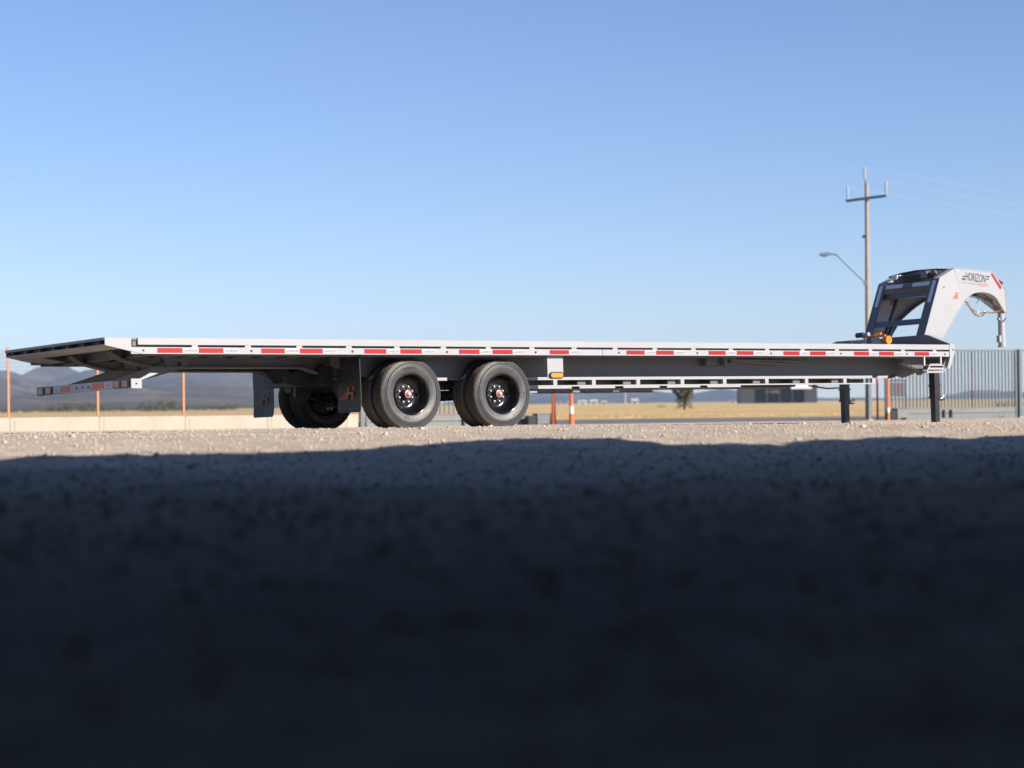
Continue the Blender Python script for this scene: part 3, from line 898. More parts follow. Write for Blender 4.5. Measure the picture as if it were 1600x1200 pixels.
# near side tape
near = lambda y: (lambda a, b: (a, y, b))
reds = [.286, .750, 1.471, 1.933, 2.731, 3.192, 3.968, 4.427, 5.234, 6.373, 6.831, 7.667, 8.131, 8.921, 9.385, 10.173, 10.635]
reds += [11.31]
r0 = w0 = None
for x0 in reds:
    if r0 is None:
        r0 = part(MB().box(0, .276, -.0012, .0018, .831, .879), "red_reflective_strip", 'red_tape')
        v = text_obj("lettering", "HORIZON", .018, 'dark_red_ink', r0, lambda a, b: (.05 + a, -.0018, .846 + b), shear=.3, width=.17)
        w0 = part(MB().box(.279, .452, -.0012, .0018, .831, .879), "white_reflective_strip", 'white_tape')
        text_obj("lettering", "HORIZON", .024, 'dark_ink', w0, lambda a, b: (.325 + a, -.0018, .842 + b), shear=.3, width=.118)
        flat_obj("speed_lines", [[(.288, .846), (.322, .846), (.3235, .849), (.291, .849)], [(.30, .852), (.324, .852), (.325, .855), (.303, .855)]], 'dark_ink', w0, near(-.0018))
        a, b = r0, w0
    else:
        a = copy_obj(r0, T); b = copy_obj(w0, T)
    a.location = (x0 + .001, 0, 0); b.location = (x0 + .001, 0, 0)
part(MB().box(6.01, 6.014, -.0008, .003, .822, .886), "rail_joint", 'hole')

# --- tail: sloping side plates, rear channel with gussets, underside
for side in (0, 1):
    y0, y1 = (.0, .012) if side == 0 else (TW - .012, TW)
    part(MB().prism([(-.282, .978), (-.282, .906), (.118, .819), (.16, .819), (.16, .886), (-.0, .886), (-.0, .978)], y0 - (.003 if side == 0 else 0), y1), "tail_side_plate", 'paint')
part(MB().box(-.284, .07, .014, TW - .014, .958, .975), "tail_deck", 'frame')
part(MB().box(.0, .012, .014, .30, .89, .956), "tail_stop", 'frame')
part(MB().box(-.292, -.284, .0, TW, .955, .982), "rear_edge_bar", 'frame')
part(MB().box(-.20, -.188, .014, TW - .014, .895, .957), "rear_channel", 'frame')
part(MB().prism([(-.286, .904), (-.282, .916), (-.19, .90), (-.12, .885), (-.12, .870)], .014, TW - .014), "underside_plate", mat('bounce_lit_tan', (0.46, 0.40, 0.33), .6, 0, .2, 4))  # tan tone is light bounced off the ground, painted on the plate
part(MB().prism([(-.13, .883), (.13, .83), (.13, .822), (-.13, .868)], 1.95, TW - .014), "corner_underplate", 'frame')
g0 = None
for k in range(7):
    if g0 is None: g0 = part(MB().prism([(-.283, .957), (-.283, .916), (-.2, .90), (-.2, .957)], -.005, .005), "gusset", 'frame'); q = g0
    else: q = copy_obj(g0, T)
    q.location = (0, .16 + k * .375, 0)

# --- main beams and cross members
for yb, sgn in ((.80, 1), (1.79, -1)):
    low = [(-.18, .888), (.115, .886), (.245, .803), (.581, .724), (2.40, .716), (2.75, .60), (2.9, .58), (10.95, .58), (11.7, .585), (12.65, .74)]
    part(MB().prism([(12.65, .955)] + [(-.18, .955)] + low, yb - .006, yb + .006), "main_beam", 'frame')
    fl = MB()
    for (xa, za), (xb, zb) in zip(low[1:], low[2:]):
        fl.prism([(xa, za), (xb, zb), (xb, zb - .016), (xa, za - .016)], yb - .07, yb + .07)
    part(fl, "beam_flange", 'frame')
c0 = None
for k in range(38):
    x0 = .30 + k * .3055
    if c0 is None: c0 = part(MB().box(-.006, .006, .115, TW - .115, .82, .899).box(-.03, .03, .115, TW - .115, .812, .82), "crossmember", 'frame'); q = c0
    else: q = copy_obj(c0, T)
    q.location = (x0, 0, 0)
# deep outer web with its sunlit lower flange and open bottom truss, both sides
for side in (0, 1):
    f = (lambda y: y) if side == 0 else (lambda y: TW - y)
    def bx(x0, x1, y0, y1, z0, z1): return MB().box(x0, x1, min(f(y0), f(y1)), max(f(y0), f(y1)), z0, z1)
    def pr(poly, y0, y1): return MB().prism(poly, min(f(y0), f(y1)), max(f(y0), f(y1)))
    part(pr([(2.60, .90), (2.60, .72), (3.0, .60), (3.3, .56), (10.95, .56), (11.35, .545), (11.62, .552), (12.0, .66), (12.0, .90)], .50, .512), "side_web", 'frame')
    part(bx(3.35, 4.08, .42, .52, .548, .582), "lower_flange", 'paint')
    part(bx(4.95, 10.93, .42, .52, .548, .582), "lower_flange", 'paint')
    for (a, b, c, d) in ((11.02, 11.06, 11.25, 11.22), (11.33, 11.42, 11.48, 11.52)):
        part(pr([(a, .548), (b, .580), (c, .580), (d, .548)], .43, .50), "edge_gusset", 'paint')
    u0 = None
    for xu in (5.62, 6.20, 6.887, 7.594, 8.294, 9.016, 9.718, 10.418, 10.955):
        if u0 is None: u0 = part(bx(-.028, .028, .42, .46, .484, .549), "truss_post", 'paint'); q = u0
        else: q = copy_obj(u0, T)
        q.location = (xu, 0, 0)
    part(bx(4.95, 10.985, .42, .46, .470, .486), "truss_chord", 'paint')
    for a, b in ((5.1, 5.86), (5.98, 6.52), (6.65, 7.22), (7.34, 7.88), (8.0, 8.56)):
        part(bx(a, b, .417, .43, .446, .4695), "chord_strip", 'paint')
    part(bx(4.95, 8.57, .44, .452, .436, .444), "air_line", 'black')
    for xu in (5.99, 6.69, 7.40, 8.10, 8.82, 9.52, 10.22):
        part(bx(xu, xu + .12, .47, .49, .49, .545), "pipe_bracket", 'frame')
    part(bx(4.9, 10.95, .60, .68, .487, .545), "pipe_run", 'black')
# small frame fittings on the near side
part(MB().box(7.98, 8.20, .40, .50, .72, .812), "winch_block", 'frame')
part(MB().box(8.22, 8.42, .33, .50, .72, .812).cyl_y(8.30, .325, .335, .765, .03, 14, 0), "winch_block", 'frame')
part(MB().cyl_y(8.30, .318, .33, .765, .026, 14), "winch_hole", 'hole')
part(MB().tube([(8.42, .42, .775), (9.3, .42, .745)], .022, 8).tube([(8.42, .38, .79), (9.6, .38, .775)], .015, 8), "winch_tube", 'frame', smooth=50)
part(MB().prism([(11.30, .812), (11.30, .74), (11.42, .70), (11.60, .66), (11.66, .58), (11.72, .812)], .20, .30), "step_bracket", 'frame')

# step
s = part(MB().bar((11.51, .02, .815), (11.51, .02, .70), .016).bar((11.832, .02, .815), (11.832, .02, .70), .016), "side_step", 'white')
for i, (z, xa, xb) in enumerate(((.706, 11.56, 11.83), (.655, 11.54, 11.86), (.612, 11.50, 11.83))):
    t = MB().prism([(xa, z - .012), (xa + .02, z + .012), (xb - .02, z + .012), (xb, z - .012)], -.02, .10)
    for j in range(7): t.box(xa + .03 + j * .035, xa + .042 + j * .035, -.021, -.012, z + .012, z + .019)
    t.build("tread_bar", 'paint', s)
MB().tube([(11.52, -.01, .62), (11.58, -.015, .70)], .012, 6).tube([(11.83, -.01, .70), (11.885, -.015, .665), (11.83, -.01, .61)], .012, 6).build("side_loop", 'paint', s, smooth=50)

# side marker light on its bracket
b = part(MB().box(5.248, 5.475, .07, .078, .548, .812).box(5.248, 5.256, .078, .15, .62, .812), "light_bracket", 'paint')
def oval(cx, cz, w, h, n=10):
    r = h / 2; p = []
    for i in range(n + 1): a = -pi / 2 + pi * i / n; p.append((cx + w / 2 - r + r * cos(a), cz + r * sin(a)))
    for i in range(n + 1): a = pi / 2 + pi * i / n; p.append((cx - w / 2 + r + r * cos(a), cz + r * sin(a)))
    return p
m_ = part(MB().prism(oval(5.366, .590, .205, .078), .052, .071), "side_marker_light", 'black', smooth=40)
lens = MB().prism(oval(5.366, .590, .172, .052), .044, .0515).build("lens", 'amber', m_, smooth=40)

# end cap and front frame
part(MB().prism([(11.990, .982), (12.03, .982), (12.086, .968), (12.086, .865), (11.985, .655), (11.93, .66), (11.990, .80)], -.004, .06), "front_corner_plate", 'paint')
part(MB().prism([(11.990, .982), (12.03, .982), (12.086, .968), (12.086, .865), (11.985, .655), (11.93, .66), (11.990, .80)], TW - .06, TW), "front_corner_plate", 'paint')
part(MB().prism([(12.0, .975), (12.05, .975), (12.075, .865), (11.975, .66), (11.90, .66), (12.0, .82)], .06, TW - .06), "front_channel", 'paint')
part(MB().cyl_y(12.05, -.008, -.003, .913, .012, 10), "rail_bolt", 'hole')
part(MB().prism_x([(0.0, .982), (.415, 1.13), (.60, 1.136), (2.0, 1.136), (2.175, 1.13), (TW, .982)], 12.00, 12.008), "front_bulkhead", 'frame')
part(MB().prism_x([(-.0, .983), (.415, 1.131), (.43, 1.131), (.43, 1.139), (.40, 1.139), (-.0, .993)], 12.0, 12.10), "bulkhead_cap", 'paint')
part(MB().prism_x([(.43, 1.131), (2.16, 1.131), (2.16, 1.139), (.43, 1.139)], 12.0, 12.10), "bulkhead_cap", 'frame')
part(MB().box(12.1, 12.62, .62, 1.97, .76, 1.09), "nose_box", 'frame')

# --- gooseneck: two converging side plates with rims
CY = TW / 2
def wl(L): return .72 if L < 12.95 else .72 + (L - 12.95) * (.43 / 1.4)
outer = [(12.294, 1.10), (12.294, 1.148), (12.638, 1.953), (12.98, 2.103), (14.164, 2.112), (14.30, 2.06), (14.613, 1.878), (14.650, 1.53)]
inner = [(14.60, 1.535), (14.403, 1.679), (14.33, 1.735), (14.22, 1.779), (14.10, 1.80), (13.99, 1.813), (13.80, 1.815), (13.659, 1.802), (13.55, 1.785), (13.474, 1.765), (13.38, 1.73), (13.286, 1.685), (13.20, 1.62), (13.10, 1.54), (12.985, 1.47), (12.88, 1.36), (12.586, 1.00)]
inner[12:15] = [(13.20, 1.632), (13.12, 1.575), (13.04, 1.51)]
inner[14:15] = [(13.04, 1.51), (12.95, 1.435)]
inner = [p for p in inner if p != (12.985, 1.47) and p != (12.88, 1.36)] 
inner.insert(-1, (12.80, 1.27))
def neck_plate(side):
    fy = (lambda L: wl(L)) if side == 0 else (lambda L: TW - wl(L))
    sg = 1 if side == 0 else -1
    # subdivide along x as quads between the outer and inner outlines so the plate can bend in plan
    poly = outer + inner
    me = bpy.data.meshes.new("neck_plate")
    bm = bmesh.new()
    for t in (0.0, .014):
        vs = [bm.verts.new((x, fy(x) + sg * t, z)) for x, z in poly]
        bm.faces.new(vs)
    bm.faces.ensure_lookup_table()
    n = len(poly); bm.verts.ensure_lookup_table()
    for i in range(n):
        bm.faces.new((bm.verts[i], bm.verts[(i + 1) % n], bm.verts[n + (i + 1) % n], bm.verts[n + i]))
    # bend line at the step in plan
    bmesh.ops.bisect_plane(bm, geom=bm.verts[:] + bm.edges[:] + bm.faces[:], plane_co=(12.95, 0, 0), plane_no=(1, 0, 0))
    for v in bm.verts:
        if abs(v.co.x - 12.95) < 1e-4:
            inner_t = abs(abs(v.co.y - fy(12.95)) ) > .007
            v.co.y = fy(12.95) + (sg * .014 if inner_t else 0)
    bmesh.ops.triangulate(bm, faces=[f for f in bm.faces if len(f.verts) > 4])
    bmesh.ops.recalc_face_normals(bm, faces=bm.faces)
    bm.to_mesh(me); bm.free(); me.materials.append(M['paint'])
    o = bpy.data.objects.new("neck_plate", me); C.objects.link(o); o.parent = T
    return o
npl = [neck_plate(0), neck_plate(1)]
for side in (0, 1):
    sg = 1 if side == 0 else -1
    fy = (lambda L: wl(L)) if side == 0 else (lambda L: TW - wl(L))
    for nm, line, dz in (("neck_top_rim", outer[1:], .012), ("neck_arch_rim", inner, -.012)):
        mb = MB()
        for (xa, za), (xb, zb) in zip(line, line[1:]):
            d = Vector((xb - xa, zb - za)).normalized(); nrm = Vector((-d.y, d.x)) * (.010 if nm == "neck_top_rim" else .010)
            ya0, yb0 = fy(xa) - sg * .006, fy(xb) - sg * .006
            ya1, yb1 = fy(xa) + sg * .105, fy(xb) + sg * .105
            v = [(xa, ya0, za), (xb, yb0, zb), (xb, yb1, zb), (xa, ya1, za)]
            v += [(a + nrm.x, y, z + nrm.y) for a, y, z in v]
            mb.add(v, [(0, 1, 2, 3), (7, 6, 5, 4), (0, 4, 5, 1), (1, 5, 6, 2), (2, 6, 7, 3), (3, 7, 4, 0)])
        part(mb, nm, 'paint')
# cross bars between the risers, following their slope
def riser_x(z): return 12.294 + (z - 1.148) * (12.638 - 12.294) / (1.953 - 1.148)
def crossbar(z0, z1, dx, dep, nm, y0=.735, y1=TW - .735):
    xa, xb = riser_x(z0) + dx, riser_x(z1) + dx
    part(MB().prism([(xa, z0), (xb, z1), (xb + dep, z1), (xa + dep, z0)], y0, y1), nm, 'frame')
crossbar(1.318, 1.398, -.002, .06, "middle_crossbar")
crossbar(1.862, 1.935, -.004, .07, "header_bar")
crossbar(1.725, 1.805, .06, .10, "inner_crossbar")
crossbar(1.09, 1.145, .0, .10, "lower_crossbar")
for y0, y1 in ((.72, .86), (TW - .86, TW - .72)):
    xa, xb = riser_x(1.10), riser_x(1.95)
    part(MB().prism([(xa - .012, 1.10), (xb - .012, 1.95), (xb - .002, 1.95), (xa - .002, 1.10)], y0 - .006, y1 + .006), "riser_face", 'frame')
    xc, xd = riser_x(1.62) - .0155, riser_x(1.93) - .0155
    yc = (y0 + y1) / 2
    part(MB().prism([(xc, 1.62), (xd, 1.93), (xd + .002, 1.93), (xc + .002, 1.62)], yc - .03, yc + .03), "riser_reflector", mat('silver_tape', (.8, .8, .84), .3))
for y0, y1 in ((.88, 1.20), (TW - 1.20, TW - .88)):
    xc, xd = riser_x(1.872) - .0075, riser_x(1.925) - .0075
    part(MB().prism([(xc, 1.872), (xd, 1.925), (xd + .002, 1.925), (xc + .002, 1.872)], y0, y1), "header_reflector", mat('silver_tape_wide', (.8, .8, .84), .3))
part(MB().prism([(12.84, 1.66), (12.86, 1.77), (13.08, 1.77), (13.08, 1.66)], TW - .72 - .022, TW - .72 - .016), "red_sticker", 'red_tape')
part(MB().bar((12.42, 1.62, 1.12), (12.75, 1.62, 1.76), .035), "gas_strut", 'black')
part(MB().bar((12.22, 1.35, 1.12), (12.45, 1.45, 1.33), .03), "gas_strut", 'black')
# tray, tool box and coil between the tops of the neck
part(MB().prism([(12.72, 1.96), (12.72, 2.06), (12.80, 2.11), (13.2, 2.105), (13.7, 2.105), (13.95, 2.09), (13.95, 1.96)], 1.10, 1.49).prism([(12.72, 1.96), (12.72, 2.05), (12.9, 2.09), (13.5, 2.09), (13.5, 1.96)], .92, TW - .92), "chain_tray", 'black')
part(MB().tube([(12.70, TW - .86, 2.05), (12.74, 1.55, 2.085), (12.80, 1.30, 2.11), (12.95, 1.05, 2.115), (13.2, .90, 2.105)], .014, 8), "tray_rim", 'black', smooth=60)
part(MB().box(12.66, 12.78, .98, 1.09, 1.99, 2.075), "control_box", 'frame')
mb = MB()
for j in range(4):
    mb.tube([(12.72 + .05 * cos(a) * .6, .90 + .05 * sin(a) * 1.2 + j * .004, 2.03 + .012 * j + .015 * sin(2 * a)) for a in np.linspace(0, 2 * pi, 15)], .008, 6)
part(mb, "cable_coil", 'frame', smooth=60)
part(MB().prism([(12.70, 2.0), (12.70, 2.075), (12.78, 2.075), (12.78, 2.0)], TW - 1.02, TW - .90).box(12.69, 12.70, TW - 1.01, TW - .91, 2.01, 2.03).box(12.69, 12.70, TW - 1.01, TW - .91, 2.045, 2.065), "white_latch", 'white')
# nose: cross plates joining the two sides, coupler
part(MB().prism([(14.20, 2.05), (14.31, 2.045), (14.60, 1.87), (14.62, 1.56), (14.52, 1.56), (14.36, 1.72), (14.05, 1.83), (13.95, 1.95)], CY - .045, CY + .045), "nose_core", 'frame')
part(MB().add([(14.31, wl(14.31) + .01, 2.045), (14.61, wl(14.61) + .01, 1.88), (14.61, TW - wl(14.61) - .01, 1.88), (14.31, TW - wl(14.31) - .01, 2.045)], [(0, 1, 2, 3)]).add([(14.30, wl(14.3) + .01, 2.035), (14.60, wl(14.6) + .01, 1.87), (14.60, TW - wl(14.6) - .01, 1.87), (14.30, TW - wl(14.3) - .01, 2.035)], [(3, 2, 1, 0)]), "nose_plate", 'frame')
part(MB().prism([(13.30, 1.80), (14.1, 1.83), (14.45, 1.66), (14.45, 1.72), (14.1, 1.90), (13.3, 1.90)], 1.22, TW - 1.22), "nose_underside", 'black')
mb = MB()
for a, b in (((13.5, 1.775), (14.42, 1.655)),):
    pass
cp_ = part(MB().tube([(14.585, CY, 1.56), (14.585, CY, 1.12)], .052, 24), "coupler_tube", 'coupler', smooth=50)
MB().tube([(14.585, CY, 1.12), (14.585, CY, 1.035)], .056, 24).tube([(14.585, CY, 1.046), (14.585, CY, 1.028)], .066, 24).build("socket", 'coupler', cp_, smooth=50)
MB().box(14.50, 14.54, CY - .03, CY + .03, 1.10, 1.20).box(14.51, 14.54, CY - .02, CY + .02, 1.43, 1.46).build("lock_plate", 'coupler', cp_)
MB().bar((14.55, CY - .066, 1.40), (14.62, CY - .06, 1.46), .01).build("pin", 'black', cp_)
# chains
def chain(pts, nm="safety_chain"):
    P_ = [Vector(p) for p in pts]; mb = MB(); L_ = 0; seg = []
    for a, b in zip(P_, P_[1:]):
        n = max(1, int((b - a).length / .034))
        for i in range(n): seg.append((a.lerp(b, i / n), a.lerp(b, (i + 1) / n)))
    for k, (a, b) in enumerate(seg):
        d = (b - a).normalized(); c_ = (a + b) / 2
        u = d.cross(Vector((0, 1, 0))).normalized(); w = d.cross(u)
        side = u if k % 2 else w
        ring = [c_ + d * .024 * cos(t) + side * .013 * sin(t) for t in np.linspace(0, 2 * pi, 9)]
        mb.tube(ring, .0052, 5, caps=False)
    return part(mb, nm, 'chain', smooth=60)
def sag(a, b, s, n=9): 
    a = Vector(a); b = Vector(b)
    return [a.lerp(b, i / n) - Vector((0, 0, s * 4 * (i / n) * (1 - i / n))) for i in range(n + 1)]
chain(sag((13.52, 1.05, 1.74), (14.10, 1.16, 1.54), .16))
chain(sag((13.72, 1.25, 1.72), (14.12, 1.22, 1.53), .07))
chain(sag((14.08, 1.18, 1.54), (14.50, 1.20, 1.585), .035, 6))
part(MB().tube([(13.95, 1.2, 1.80), (13.98, 1.18, 1.74), (13.96, 1.18, 1.69), (13.93, 1.2, 1.66)], .008, 6), "air_line", 'blue', smooth=60)
# print on the near neck plate
def on_neck(off=.0025):
    def f(a, b): return (a, wl(a) - off, b)
    return f
sg = on_neck()
nplate = npl[0]
flat_logo = [[(x, y) for x, y in p] for p in logo_polys(.105)]
text_obj("lettering", "HORIZON", .118, 'dark_ink', nplate, lambda a, b: sg(13.30 + a, 1.952 + b - a * .012), shear=.12, width=.66)
flat_obj("speed_lines", [[(13.17 + i * .04, 1.955 + i * .038), (13.275, 1.955 + i * .038), (13.283, 1.975 + i * .038), (13.185 + i * .04, 1.975 + i * .038)] for i in range(2)]
         + [[(13.98, 2.035 - i * .038), (14.10 - i * .03, 2.035 - i * .038), (14.095 - i * .03, 2.052 - i * .038), (13.985, 2.052 - i * .038)] for i in range(2)], 'dark_ink', nplate, sg)
flat_obj("thin_line", [[(13.17, 1.915), (13.63, 1.908), (13.63, 1.914), (13.17, 1.921)]], 'grey_ink', nplate, sg)
text_obj("lettering", "TRAILERS", .036, 'orange_ink', nplate, lambda a, b: sg(13.66 + a, 1.893 + b), width=.36)
flat_obj("emblem", [[(12.905 + x, 1.675 + y) for x, y in p] for p in logo_polys(.095)], 'orange_ink', nplate, lambda a, b: (a, wl(a) - .003, b))
flat_obj("red_reflector", [[(14.13, 2.085), (14.20, 2.092), (14.50, 1.905), (14.445, 1.870)]], 'red_tape', nplate, sg)
flat_obj("small_label", [[(12.99, 2.06), (13.10, 2.06), (13.10, 2.085), (12.99, 2.085)]], 'white_tape', nplate, sg)
part(MB().cyl_y(12.72, .714, .720, 1.83, .011, 10), "neck_bolt", 'hole')
part(MB().prism([(14.155, 2.118), (14.30, 2.072), (14.50, 1.957), (14.50, 1.962), (14.30, 2.079), (14.155, 2.124)], wl(14.3) + .02, TW - wl(14.3) - .02), "nose_tape", 'red_paint')

# --- landing jacks
def jack(yj, xj, nm):
    j = part(MB().box(xj - .052, xj + .052, yj - .052, yj + .052, .28, .86), "landing_jack", 'black')
    MB().box(xj - .062, xj + .062, yj - .062, yj + .062, .435, .455).box(xj - .062, xj + .062, yj - .062, yj + .062, .27, .29).build("collar", 'black', j)
    MB().box(xj - .043, xj + .043, yj - .043, yj + .043, -.06, .28).build("inner_leg", 'black', j)
    MB().box(xj + .052, xj + .14, yj - .05, yj + .02, .235, .255).build("shelf", 'black', j)
    MB().tube([(xj + .055, yj - .04, .262), (xj + .10, yj - .05, .272), (xj + .105, yj - .05, .30), (xj + .135, yj - .05, .305), (xj + .15, yj - .05, .275)], .011, 8).build("crank_handle", 'chrome', j, smooth=60)
    for s_ in (-1, 1): MB().bar((xj - .10, yj + s_ * .03, .74), (xj - .03, yj + s_ * .03, .60), .02).build("brace", 'black', j)
    return j
jack(.47, 12.19, 'near'); jack(2.13, 12.13, 'far')
part(MB().tube([(11.2, 1.9, .50), (11.6, 1.95, .46), (11.95, 2.0, .47), (12.2, 2.1, .52)], .012, 6), "brake_line", 'black', smooth=60)
part(MB().prism([(11.72, .60), (12.10, .73), (12.10, .71), (11.72, .575)], .53, .62), "nose_gusset", 'paint')

# --- wheels
R_ = .4015; WT = .215
rubber_prof = [(.034, .222, 0), (.024, .231, 0), (.017, .243, 0), (.011, .258, 0), (.006, .275, 0), (.002, .295, 0), (.0, .309, 0), (.001, .316, 3), (.006, .318, 3), (.0065, .3225, 0), (-.001, .324, 0), (-.0005, .329, 0), (.004, .334, 0), (.009, .344, 3), (.013, .346, 3), (.013, .350, 0), (.010, .352, 0), (.013, .360, 3), (.018, .3615, 3), (.018, .3655, 0), (.0145, .367, 0), (.019, .378, 0),
               (.0245, .387, 1), (.031, .394, 2), (.042, .398, 2), (.056, .4000, 1), (.058, .388, 1), (.068, .388, 1), (.070, R_, 1), (.096, R_, 1), (.098, .388, 1), (.106, .388, 1)]
full = rubber_prof + [(WT - y, r, *m) for y, r, *m in reversed(rubber_prof)]
def tmod(q, j):
    if len(q) > 2 and q[2] == 2 and j % 3 == 0: return -.006
    if len(q) > 2 and q[2] == 1 and q[1] > .3985 and j % 2 == 0: return -.0022
    return 0
tyre_mb = MB().lathe_y([(y, r, 1 if m >= 1 else 0) if False else (y, r, m) for y, r, m in full], 144, mod=tmod)
tyre_mb.mi = [{0: 0, 1: 1, 2: 1, 3: 2}[m] for m in tyre_mb.mi]
def wheel_outer(name="wheel"):
    w = empty(name, parent=T)
    ty = tyre_mb.build("tyre", ['rubber', 'tread', 'letter'], w, smooth=38)
    rim = [(.016, .226), (.008, .229), (.004, .226), (.006, .219), (.016, .212), (.024, .206), (.06, .200), (.10, .197), (.135, .190), (.160, .172), (.170, .150), (.178, .128), (.176, .118), (.20, .116), (.21, .10), (.215, .0)]
    rr = MB().lathe_y(rim, 72).build("rim", 'rim', w, smooth=45)
    # hub: drum face, hub barrel, cap
    MB().lathe_y([(.19, .0), (.19, .112), (.172, .116), (.168, .112), (.168, .066), (.16, .062), (.12, .055), (.095, .050), (.09, .046), (.085, .0)], 32).build("hub", 'black', w, smooth=40)
    MB().lathe_y([(.095, .044), (.083, .044), (.081, .038), (.082, .030), (.070, .028), (.068, .0)], 28).build("hub_cap", 'hubred', w, smooth=40)
    MB().lathe_y([(.068, .02), (.055, .018), (.053, .0)], 16).build("cap_plug", 'chrome', w, smooth=40)
    n0 = None
    for i in range(8):
        a = pi / 8 + i * pi / 4
        if n0 is None:
            n0 = MB().cyl_y(0, .138, .168, 0, .0125, 6).lathe_y([(.138, .0125), (.128, .0105), (.124, 0)], 8).build("lug_nut", 'chrome', w); q = n0
        else: q = copy_obj(n0, w)
        q.location = (sin(a) * .090, 0, cos(a) * .090)
    return w
def wheel_text(w, centre_deg, width=.335, body="PROVIDER", r=.262, h=.038, m='letter'):
    v, f = text_geo(body, h, width=width, spacing=1.12, bold=.022)
    th0 = radians(centre_deg) - width / 2 / (r + h / 2)
    YR = lambda q: float(np.interp(q, [.230, .258, .275, .292, .306], [.024, .011, .006, .0025, 0])) - .0016
    V = [((r + y) * sin(th0 + x / (r + h / 2)), YR(r + y), (r + y) * cos(th0 + x / (r + h / 2))) for x, y, _ in v]
    me = bpy.data.meshes.new("raised_lettering"); me.from_pydata(V, [], f); me.materials.append(M[m]); me.update()
    o = bpy.data.objects.new("raised_lettering", me); C.objects.link(o); o.parent = w
def wheel_inner():
    w = empty("inner_wheel", parent=T)
    tyre_mb.build("tyre", ['rubber', 'tread', 'letter'], w, smooth=38)
    MB().lathe_y([(.02, .224), (.03, .21), (.07, .205), (.15, .205), (.19, .21), (.20, .224)], 48).build("rim", 'rim', w, smooth=45)
    MB().lathe_y([(.03, .12), (.03, .19), (.14, .19), (.14, .0)], 32).build("brake_drum", 'axle', w, smooth=45)
    return w
AX = ((3.413, .392), (4.652, .386))
NY = .12
wi0 = None
for i, (xw, zw) in enumerate(AX):
    w = wheel_outer(); w.location = (xw, NY, zw)
    wheel_text(w, 171 if i == 0 else 121)
    if i == 0: wheel_text(w, -6, width=.15, body="PRO", r=.28, h=.022)
    wf = wheel_outer(); wf.location = (xw, TW - NY, zw + .028); wf.rotation_euler = (0, 0, pi)
    for y, r_, dz in ((NY + .268, 0, 0), (TW - NY - .268, pi, .028)):
        if wi0 is None: wi0 = wheel_inner(); q = wi0
        else: q = copy_obj(wi0, T)
        q.location = (xw, y, zw + dz); q.rotation_euler = (0, 0, r_)
    part(MB().cyl_y(xw, .45, TW - .45, zw + .012, .062, 20), "axle", 'axle', smooth=50)
# suspension
for ys in (.80, 1.79):
    for xw, zw in AX:
        mb = MB()
        for k in range(4):
            hl = .46 - k * .09
            pts = [(xw + hl * t, zw + .10 + .022 * k + .05 * t * t * (hl / .46) ** 2) for t in np.linspace(-1, 1, 9)]
            for (xa, za), (xb, zb) in zip(pts, pts[1:]): mb.bar((xa, ys, za), (xb, ys, zb), .062, .014)
        part(mb, "leaf_spring", 'axle')
        mb = MB(); nb = MB()
        for dx in (-.075, .075):
            for dy in (-.045, .045):
                mb.tube([(xw + dx, ys + dy, zw + .20), (xw + dx, ys + dy, zw - .10)], .009, 6)
                nb.tube([(xw + dx, ys + dy, zw - .13), (xw + dx, ys + dy, zw - .10)], .014, 6)
        part(mb, "u_bolt", 'axle'); part(nb, "u_bolt_nuts", 'chrome')["kind"] = 'stuff'
        part(MB().box(xw - .11, xw + .11, ys - .06, ys + .06, zw - .10, zw - .085), "spring_plate", 'axle')
    for xh in (2.92, 4.02, 5.15):
        part(MB().prism([(xh - .14, .60), (xh + .14, .60), (xh + .06, .40), (xh - .06, .40)], ys - .045, ys + .045), "spring_hanger", 'axle')
    part(MB().bar((3.95, ys, .44), (4.13, ys, .40), .07, .05), "equalizer", 'axle')
    part(MB().bar((3.0, ys - .05, .42), (3.45, ys - .05, .27), .04, .02), "torque_arm", 'axle')
    part(MB().bar((4.1, ys - .05, .40), (4.68, ys - .05, .27), .04, .02), "torque_arm", 'axle')
part(MB().box(2.58, 2.70, .62, 1.97, .52, .715), "rear_hanger_tube", 'axle')
part(MB().prism([(2.25, .54), (2.25, .62), (2.45, .70), (3.3, .70), (3.3, .51), (2.45, .51)], .90, .94), "suspension_subframe", 'axle')
part(MB().prism([(2.45, .716), (3.2, .716), (3.2, .53), (2.62, .53), (2.55, .60)], 1.20, 1.74), "hanger_box", 'axle')
part(MB().prism([(2.60, .55), (2.60, .40), (2.64, .36), (2.74, .355), (2.79, .40), (2.79, .55)], 1.28, 1.34), "air_tank_bracket", 'axle')
part(MB().tube([(2.62, 1.5, .55), (3.2, 1.5, .55)], .10, 18), "air_tank", 'axle', smooth=50)
part(MB().tube([(3.30, 1.1, .52), (3.33, 1.05, .45), (3.33, 1.05, .28)], .008, 6), "brake_hose", 'alu')

